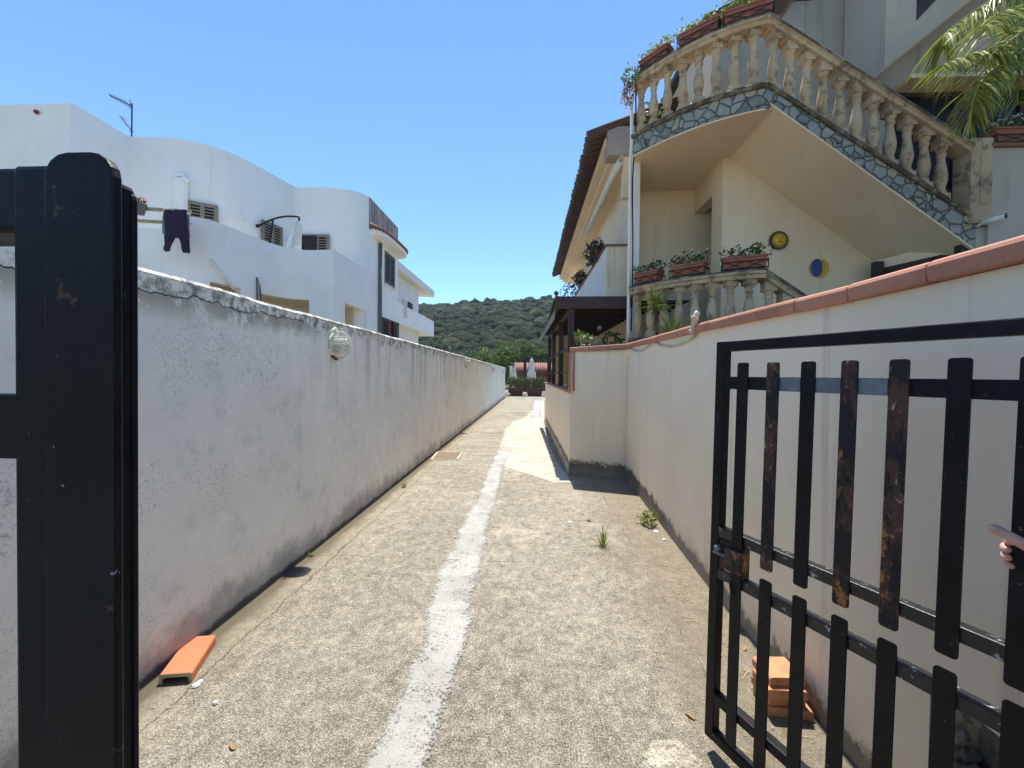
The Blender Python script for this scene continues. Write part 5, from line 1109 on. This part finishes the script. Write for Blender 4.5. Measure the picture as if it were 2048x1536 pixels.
# ------------------------------------------------------------------ end of the drive
def planter(x0, x1, label):
    yy = 28.6; a, b = P(x0, 790, Y=yy), P(x1, 790, Y=yy); c = Vector(((a.x + b.x) / 2, yy + .3, 0)); L = b.x - a.x
    t = thing('planter', tuple(c), label, 'planter', 'hedge planters closing the drive'); v = .5
    m = MB(); m.hexa([c + Vector((sx * L * (.46 if z == 0 else .5), sy * (.24 if z == 0 else .28), z)) for z in (0, v) for sx, sy in ((-1, -1), (1, -1), (1, 1), (-1, 1))]); m.box(c.x - L * .52, c.x + L * .52, c.y - .3, c.y + .3, v, v + .07); tr = m.build('trough', 'planter_brown', t, bevel=.015)
    m = MB(); m.box(c.x - L * .5, c.x + L * .5, c.y - .27, c.y + .27, v + .071, v + .075); m.build('soil', 'soil', tr)
    C = [clump((c.x + (k / 5 - .5) * L * 1.0, c.y + random.uniform(-.1, .1), .98 + random.uniform(-.1, .08)), random.uniform(.36, .46), 170, 1.0) for k in range(6)]
    P_ = np.concatenate([q[0] for q in C]); D_ = np.concatenate([q[1] for q in C]); soup('hedge', 'hedge_leaf', t, leafquads(P_, .06, D_, .45), 4)
    it = [((c.x + random.uniform(-.5, .5) * L, c.y, 1.2), (random.uniform(-.4, .4), random.uniform(-.3, .3), 1), random.uniform(.15, .3), .03, .4) for _ in range(26)]; ribbons(it, 3).build('shoots', 'yucca_leaf', t, recalc=False)
    return t
planter(1016, 1046, 'left of the two hedge planters closing the far end of the drive'); planter(1054, 1084, 'right of the two hedge planters closing the far end of the drive')
for x, y, r, lb in ((1017, 790, .14, 'white stone ball left of the left hedge planter'), (1049, 788, .17, 'white stone ball between the two hedge planters')):
    p = P(x, y, Y=28.3); m = MB(); m.lathe([(.02, 0), (r * .8, r * .3), (r, r * .9), (r * .75, r * 1.55), (.01, r * 1.9)], (p.x, p.y, 0), 12); tag(m.build('white_stone', 'stone_white', smooth=True), lb, 'stone', 'white stones by the planters')
p = P(1088, 790, Y=28.4); m = MB(); m.box(p.x - .14, p.x + .2, 28.3, 28.6, 0, .38); tag(m.build('white_block', 'white_paint', bevel=.02), 'white painted block right of the hedge planters', 'block')
def closed_parasol(x, ytop, ybot, wpx, Y_, label, mat='white_cloth'):
    a, b = P(x, ytop, Y=Y_), P(x, ybot, Y=Y_); r = wpx / 2 * Y_ / F; t = thing('closed_parasol', (b.x, Y_, 0), label, 'parasol', 'closed white parasols at the end of the drive')
    m = MB(); k_ = 20; prof = [(0, .12), (.12, .42), (.3, .46), (.5, .62), (.75, .95), (.92, 1.0), (1, .8)]; vs_ = []
    for f, w_ in prof:
        for j in range(k_): a_ = 2 * math.pi * j / k_; rr = r * w_ * (1.05 if j % 2 else .85); vs_.append(Vector((b.x + math.cos(a_) * rr, Y_ + math.sin(a_) * rr, a.z + (b.z - a.z) * f)))
    m.v = vs_; m.f = [(i * k_ + j, i * k_ + (j + 1) % k_, (i + 1) * k_ + (j + 1) % k_, (i + 1) * k_ + j) for i in range(len(prof) - 1) for j in range(k_)] + [tuple(range(k_)), tuple(range((len(prof) - 1) * k_, len(prof) * k_))]
    m.build('canopy', mat, t); m = MB(); m.tube([(b.x, Y_, 0), (b.x, Y_, a.z + .08)], .025, 8); m.build('pole', 'white_plastic', t)
closed_parasol(1063, 716, 757, 18, 31.5, 'closed white parasol behind the right hedge planter'); closed_parasol(1029, 734, 758, 11, 31, 'closed pale blue-white parasol behind the left hedge planter')
p0, p1 = P(1020, 734, Y=29.5), P(1014, 760, Y=29.5); m = MB(); m.box(p0.x - .02, p0.x + .2, 29.4, 29.6, 0, p0.z); m.box(p0.x - .05, p0.x + .23, 29.36, 29.64, p0.z, p0.z + .06); tag(m.build('end_post', 'pale_render', bevel=.02), 'plastered post at the far end of the white wall', 'post')
# red-roofed shed and dark canopy behind
sh = thing('shed', (1, 37, 0), 'low red-brown shed with a terracotta roof behind the hedge planters', 'shed'); Y_ = 36
a, b = P(1032, 742, Y=Y_), P(1110, 742, Y=Y_); zr = P(1060, 727, Y=Y_ + 2).z
m = MB(); m.box(a.x, b.x + 3, Y_ + .3, Y_ + 4, 0, a.z - .05); m.build('wall', 'red_brown_wood', sh)
m = MB(); nn_ = int((b.x + 3 - a.x) / .22)
for i in range(nn_): x_ = a.x - .1 + i * .22; m.tube([(x_, Y_, a.z), (x_, Y_ + 2.2, zr)], .12, 7)
m.build('roof', 'roof_tile_red', sh, True)
cn = thing('dark_canopy', (1, 33, 0), 'dark timber canopy with a sloping roof edge behind the closed parasol', 'canopy'); Y_ = 33.5
a, b = P(1049, 721, Y=Y_), P(1100, 711, Y=Y_); m = MB(); m.bar(a, b, .3, .12); m.bar(a + Vector((0, 2, .2)), b + Vector((0, 2, .2)), .3, .12); m.build('roof_edge', 'dark_slate', cn)
m = MB(); m.obox(a + Vector((0, .1, -.1)), b - a, (0, 2, .2), (0, 0, .05)); m.build('roof', 'dark_slate', cn)
for k in (0.02, .95): 
    q = a.lerp(b, k); m = MB(); m.box(q.x - .12, q.x + .12, Y_ - .1, Y_ + .12, 0, q.z); m.build('post', 'dark_wood', cn)
# ------------------------------------------------------------------ hill and its woods
def hz(x, y):
    t = np.clip((y - 62) / 140, 0, 1); base = 37 * (t * .85 + .15 * t * t * (3 - 2 * t)) - np.clip(y - 205, 0, 400) * .1
    return base + t * (.5 * np.sin(x * .045 + 1.3) + 1.0 * np.sin(x * .13 + y * .07) * np.clip((190 - y) / 60, 0, 1) + .035 * np.clip(x, -60, 60)) - .3 * np.sin(y * .09 + x * .03) * (t > 0)
nx, ny = 70, 60; gx = np.linspace(-170, 170, nx); gy = np.linspace(58, 330, ny); m = MB()
m.v = [Vector((x, y, float(hz(np.array(x), np.array(y))) - .1)) for y in gy for x in gx]; m.f = [(j * nx + i, j * nx + i + 1, (j + 1) * nx + i + 1, (j + 1) * nx + i) for j in range(ny - 1) for i in range(nx - 1)]
tag(m.build('hill', 'hill_soil', smooth=True), kind='structure')
N = 4600; yy = 62 + 148 * rng.random(N) ** 1.15; xx = (rng.random(N) * 1.0 - .56) * (40 + yy * .42)
bmi = bmesh.new(); bmesh.ops.create_icosphere(bmi, subdivisions=2, radius=1); IV = np.array([v.co[:] for v in bmi.verts]); IF = np.array([[v.index for v in f.verts] for f in bmi.faces]); bmi.free()
VV, FF, TT = [], [], []; o_ = 0
for x, y in zip(xx, yy):
    z = float(hz(x, y)); r = rng.uniform(.8, 2.1) * (1 + .5 * (rng.random() < .10)); ph = rng.uniform(0, 6.28, 6); k = rng.uniform(.8, 1.25, 3)
    d = IV; q = d * 3.1
    lump = 1 + .20 * np.sin(q[:, 0] * k[0] + ph[0]) * np.sin(q[:, 1] * k[1] + ph[1]) + .16 * np.sin(q[:, 2] * 1.3 + ph[2]) * np.sin(q[:, 0] * 1.6 + ph[3]) + .10 * np.sin(q[:, 1] * 3.1 + ph[4]) * np.sin(q[:, 2] * 2.7 + ph[5]) + rng.normal(0, .10, len(d))
    VV.append(d * lump[:, None] * r * np.array([1, 1, .82]) + np.array([x, y, z + r * .3])); FF.append(IF + o_); o_ += len(IV)
    tb = np.clip(rng.normal(.40, .20), .02, .8); tb = .95 if rng.random() < .05 else tb
    TT.append(np.full(len(IF), tb + (.12 if y < 85 else 0)))
VV = np.concatenate(VV).astype(np.float32); FF = np.concatenate(FF).astype(np.int32); me = bpy.data.meshes.new('hillside_wood')
me.vertices.add(len(VV)); me.vertices.foreach_set('co', VV.ravel()); me.loops.add(FF.size); me.loops.foreach_set('vertex_index', FF.ravel()); me.polygons.add(len(FF)); me.polygons.foreach_set('loop_start', np.arange(0, FF.size, 3, dtype=np.int32)); me.update(calc_edges=True)
at = me.attributes.new('tone', 'FLOAT', 'FACE'); at.data.foreach_set('value', np.concatenate(TT).astype(np.float32)); me.shade_smooth(); me.materials.append(M['wood_canopy'])
wd_ = bpy.data.objects.new('hillside_wood', me); col.objects.link(wd_); tag(wd_, 'dense dark green wood covering the whole hill', 'wood', None, 'stuff')
def tree(x, ytop, Y_, rad, label, mat='bright_leaf', n=4200, leaf=.13, grp='trees between the drive and the hill'):
    tpz = P(x, ytop, Y=Y_); t = thing('leafy_tree', (tpz.x, Y_, 0), label, 'tree', grp); b = Vector((tpz.x, Y_, 0)); hh = tpz.z
    m = MB(); m.tube([b, b + Vector((.05, 0, hh * .3)), b + Vector((0, .1, hh * .62))], [.16, .12, .05], 8)
    for k in range(6): a_ = k * 1.05; m.tube([b + Vector((0, 0, hh * (.28 + .05 * k))), b + Vector((math.cos(a_) * rad * .3, math.sin(a_) * rad * .3, hh * .55)), b + Vector((math.cos(a_) * rad * .65, math.sin(a_) * rad * .6, hh * .72))], [.06, .04, .015], 6)
    m.build('trunk', 'brown_wood', t, True)
    V = []; tn = []
    for k in range(26):
        a_ = random.uniform(0, 6.28); rr = rad * math.sqrt(random.random()) * .8; zz = hh * random.uniform(.32, .86) * (1 - .25 * (rr / rad) ** 2); r = rad * random.uniform(.22, .38); zz = min(zz, hh - r * .85)
        C, d = clump((b.x + math.cos(a_) * rr, b.y + math.sin(a_) * rr, zz), r, n // 26, .85); V.append(leafquads(C, leaf, d, .5)); tn.append(np.clip(random.uniform(.2, .75) + rng.normal(0, .13, n // 26), 0, 1))
    soup('crown', mat, t, np.concatenate(V), 4, np.concatenate(tn))
tree(1030, 668, 46, 2.9, 'tallest bright green tree behind the shed'); tree(995, 684, 44, 2.3, 'bright green tree left of the tallest one, above the white wall'); tree(1068, 685, 47, 2.6, 'green tree behind the dark canopy, right of the tallest one')
tree(965, 700, 50, 1.8, 'pale olive-green tree at the left end of the row beyond the white wall', n=1800); tree(1092, 688, 55, 2.6, 'dull green tree half hidden by the pergola posts', 'maquis_leaf')
tree(925, 690, 60, 3.0, 'olive-green tree beyond the white wall, below the balcony', 'maquis_leaf'); tree(880, 684, 58, 2.8, 'dull green tree just right of the flat-roofed house', 'maquis_leaf')
# slim tree on the skyline and the one by the pergola
p = P(1114, 583, Y=60); t = thing('cypress', (p.x, 60, 0), 'dark slim cypress tip above the pergola roof', 'tree'); m = MB(); m.tube([(p.x, 60, 0), (p.x, 60, p.z * .9)], [.15, .04], 6); m.build('trunk', 'brown_wood', t)
C = np.concatenate([clump((p.x + random.uniform(-.2, .2), 60, z), .7 * (1.1 - (z / p.z) ** 2) + .15, 90, 1.4)[0] for z in np.linspace(2, p.z - .3, 16)]); soup('crown', 'maquis_leaf', t, leafquads(C, .22), 4, rng.uniform(.1, .5, len(C)))
# ------------------------------------------------------------------ person beside the frame holding the gate open
pr = thing('person', (1.02, .10, 0), 'person outside the frame gripping the open gate, only the hand in view', 'person')
def skin(name, mat, verts, edges, rad, parent, sub=2):
    off = Vector(pr.location); me = bpy.data.meshes.new(name); me.from_pydata([tuple(Vector(v) - off) for v in verts], edges, []); o = bpy.data.objects.new(name, me); col.objects.link(o); o.parent = parent
    o.modifiers.new('skin', 'SKIN'); o.data.materials.append(M[mat])
    for i, r in enumerate(rad): me.skin_vertices[0].data[i].radius = (r, r) if not isinstance(r, tuple) else r
    me.skin_vertices[0].data[0].use_root = True
    s = o.modifiers.new('sub', 'SUBSURF'); s.levels = s.render_levels = sub
    return o
hs = .838; W = lambda s, n_, z: tuple(Gp(s, n_, z))
hip = (.93, .10, .95); chest = (.95, .12, 1.25); neckb = (.96, .13, 1.42)
V_ = [hip, (.94, .11, 1.10), chest, neckb, (.96, .15, 1.50), (.965, .165, 1.60), (.965, .17, 1.70),
      (1.10, .14, 1.38), (1.135, .40, 1.14), W(.965, .045, 1.122), W(.925, .02, 1.15), W(.90, .012, 1.16),
      (.80, .11, 1.38), (.76, .12, 1.12), (.78, .22, .90), (.79, .26, .82),
      (1.02, .10, .88), (1.03, .12, .50), (1.03, .09, .09), (1.03, .19, .04), (.85, .10, .88), (.84, .11, .50), (.84, .08, .09), (.83, .18, .04), (1.13, .53, 1.14)]
E_ = [(0, 1), (1, 2), (2, 3), (3, 4), (4, 5), (5, 6), (2, 7), (7, 8), (8, 24), (24, 9), (9, 10), (10, 11), (2, 12), (12, 13), (13, 14), (14, 15), (0, 16), (16, 17), (17, 18), (18, 19), (0, 20), (20, 21), (21, 22), (22, 23)]
R_ = [.12, .12, .125, .06, .055, .085, .075, .06, .046, .031, .034, .028, .06, .046, .03, .035, .085, .06, .045, .035, .085, .06, .045, .035, .047]
body = skin('body', 'skin', V_, E_, R_, pr)
zs = [1.186, 1.168, 1.150, 1.133]
for k, z in enumerate(zs):
    r = [.0092, .0095, .0092, .0082][k]; ex = [.004, 0, .001, .006][k]
    f = [W(.915, .012, z - .004), W(.885, -.042, z), W(.835, -.060, z), W(.803 + ex, -.046, z), W(.797 + ex, -.020, z), W(.803 + ex, .000, z), W(.811 + ex, .011, z)]
    o = skin('finger', 'skin', f, [(i, i + 1) for i in range(len(f) - 1)], [r * 1.15, r * 1.1, r * 1.05, r * 1.08, r, r * .98, r * .8], body)
th = [W(.925, .025, 1.150), W(.89, .035, 1.172), W(.848, .036, 1.193), W(.815, .033, 1.207), W(.795, .030, 1.214), W(.786, .028, 1.215)]
skin('thumb', 'skin', th, [(i, i + 1) for i in range(5)], [.018, .016, .0128, .0122, .0118, .0105], body)
m = MB(); c_ = Vector(W(.793, .0375, 1.2175)); x_ = gu; y_ = Vector((0, 0, 1))
m.prism([c_ + x_ * .008 * math.cos(2 * math.pi * i / 14) + y_ * (.0058 * math.sin(2 * math.pi * i / 14)) for i in range(14)], gn * .002); nl = m.build('thumbnail', 'nail', pr, True); nl.parent = body
# clothing and hair (out of frame)
skin('shirt', 'shirt_grey', [(.93, .10, .92), (.94, .11, 1.10), chest, (.955, .128, 1.38), (1.10, .14, 1.38), (1.125, .30, 1.24), (.80, .11, 1.38), (.775, .115, 1.22)], [(0, 1), (1, 2), (2, 3), (2, 4), (4, 5), (2, 6), (6, 7)], [.135, .135, .14, .07, .07, .058, .07, .06], pr)
skin('trousers', 'denim', [(.93, .10, .96), (1.02, .10, .88), (1.03, .12, .50), (1.03, .09, .12), (.85, .10, .88), (.84, .11, .50), (.84, .08, .12)], [(0, 1), (1, 2), (2, 3), (0, 4), (4, 5), (5, 6)], [.135, .1, .075, .06, .1, .075, .06], pr)
m = MB(); m.lathe([(.001, .10), (.06, .09), (.09, .03), (.095, -.03), (.08, -.08)], (.965, .155, 1.71), 16); m.build('hair', 'hair_brown', pr, True)
m = MB(); m.lathe([(.02, -.02), (.012, .0), (.001, .02)], (.965, .255, 1.62), 8); m.lathe([(.001, -.012), (.012, 0), (.001, .012)], (.935, .245, 1.655), 8); m.lathe([(.001, -.012), (.012, 0), (.001, .012)], (.995, .245, 1.655), 8); m.build('face', 'skin', pr, True)
m = MB(); m.box(-210, 210, -30, 345, -1.0, 70); hz_ = m.build('haze', 'white_paint'); tag(hz_, kind='stuff')
hm = bpy.data.materials.new('air'); hm.use_nodes = True; hm.node_tree.nodes.clear(); pv = hm.node_tree.nodes.new('ShaderNodeVolumePrincipled'); pv.inputs['Density'].default_value = .00035; pv.inputs['Color'].default_value = (.80, .88, 1, 1); pv.inputs['Anisotropy'].default_value = 0
ho = hm.node_tree.nodes.new('ShaderNodeOutputMaterial'); hm.node_tree.links.new(pv.outputs[0], ho.inputs['Volume']); hz_.data.materials.clear(); hz_.data.materials.append(hm)
# ------------------------------------------------------------------ render settings
scene.render.engine = 'CYCLES'; scene.cycles.max_bounces = 10; scene.cycles.diffuse_bounces = 6
scene.render.resolution_x = 1024; scene.render.resolution_y = 768
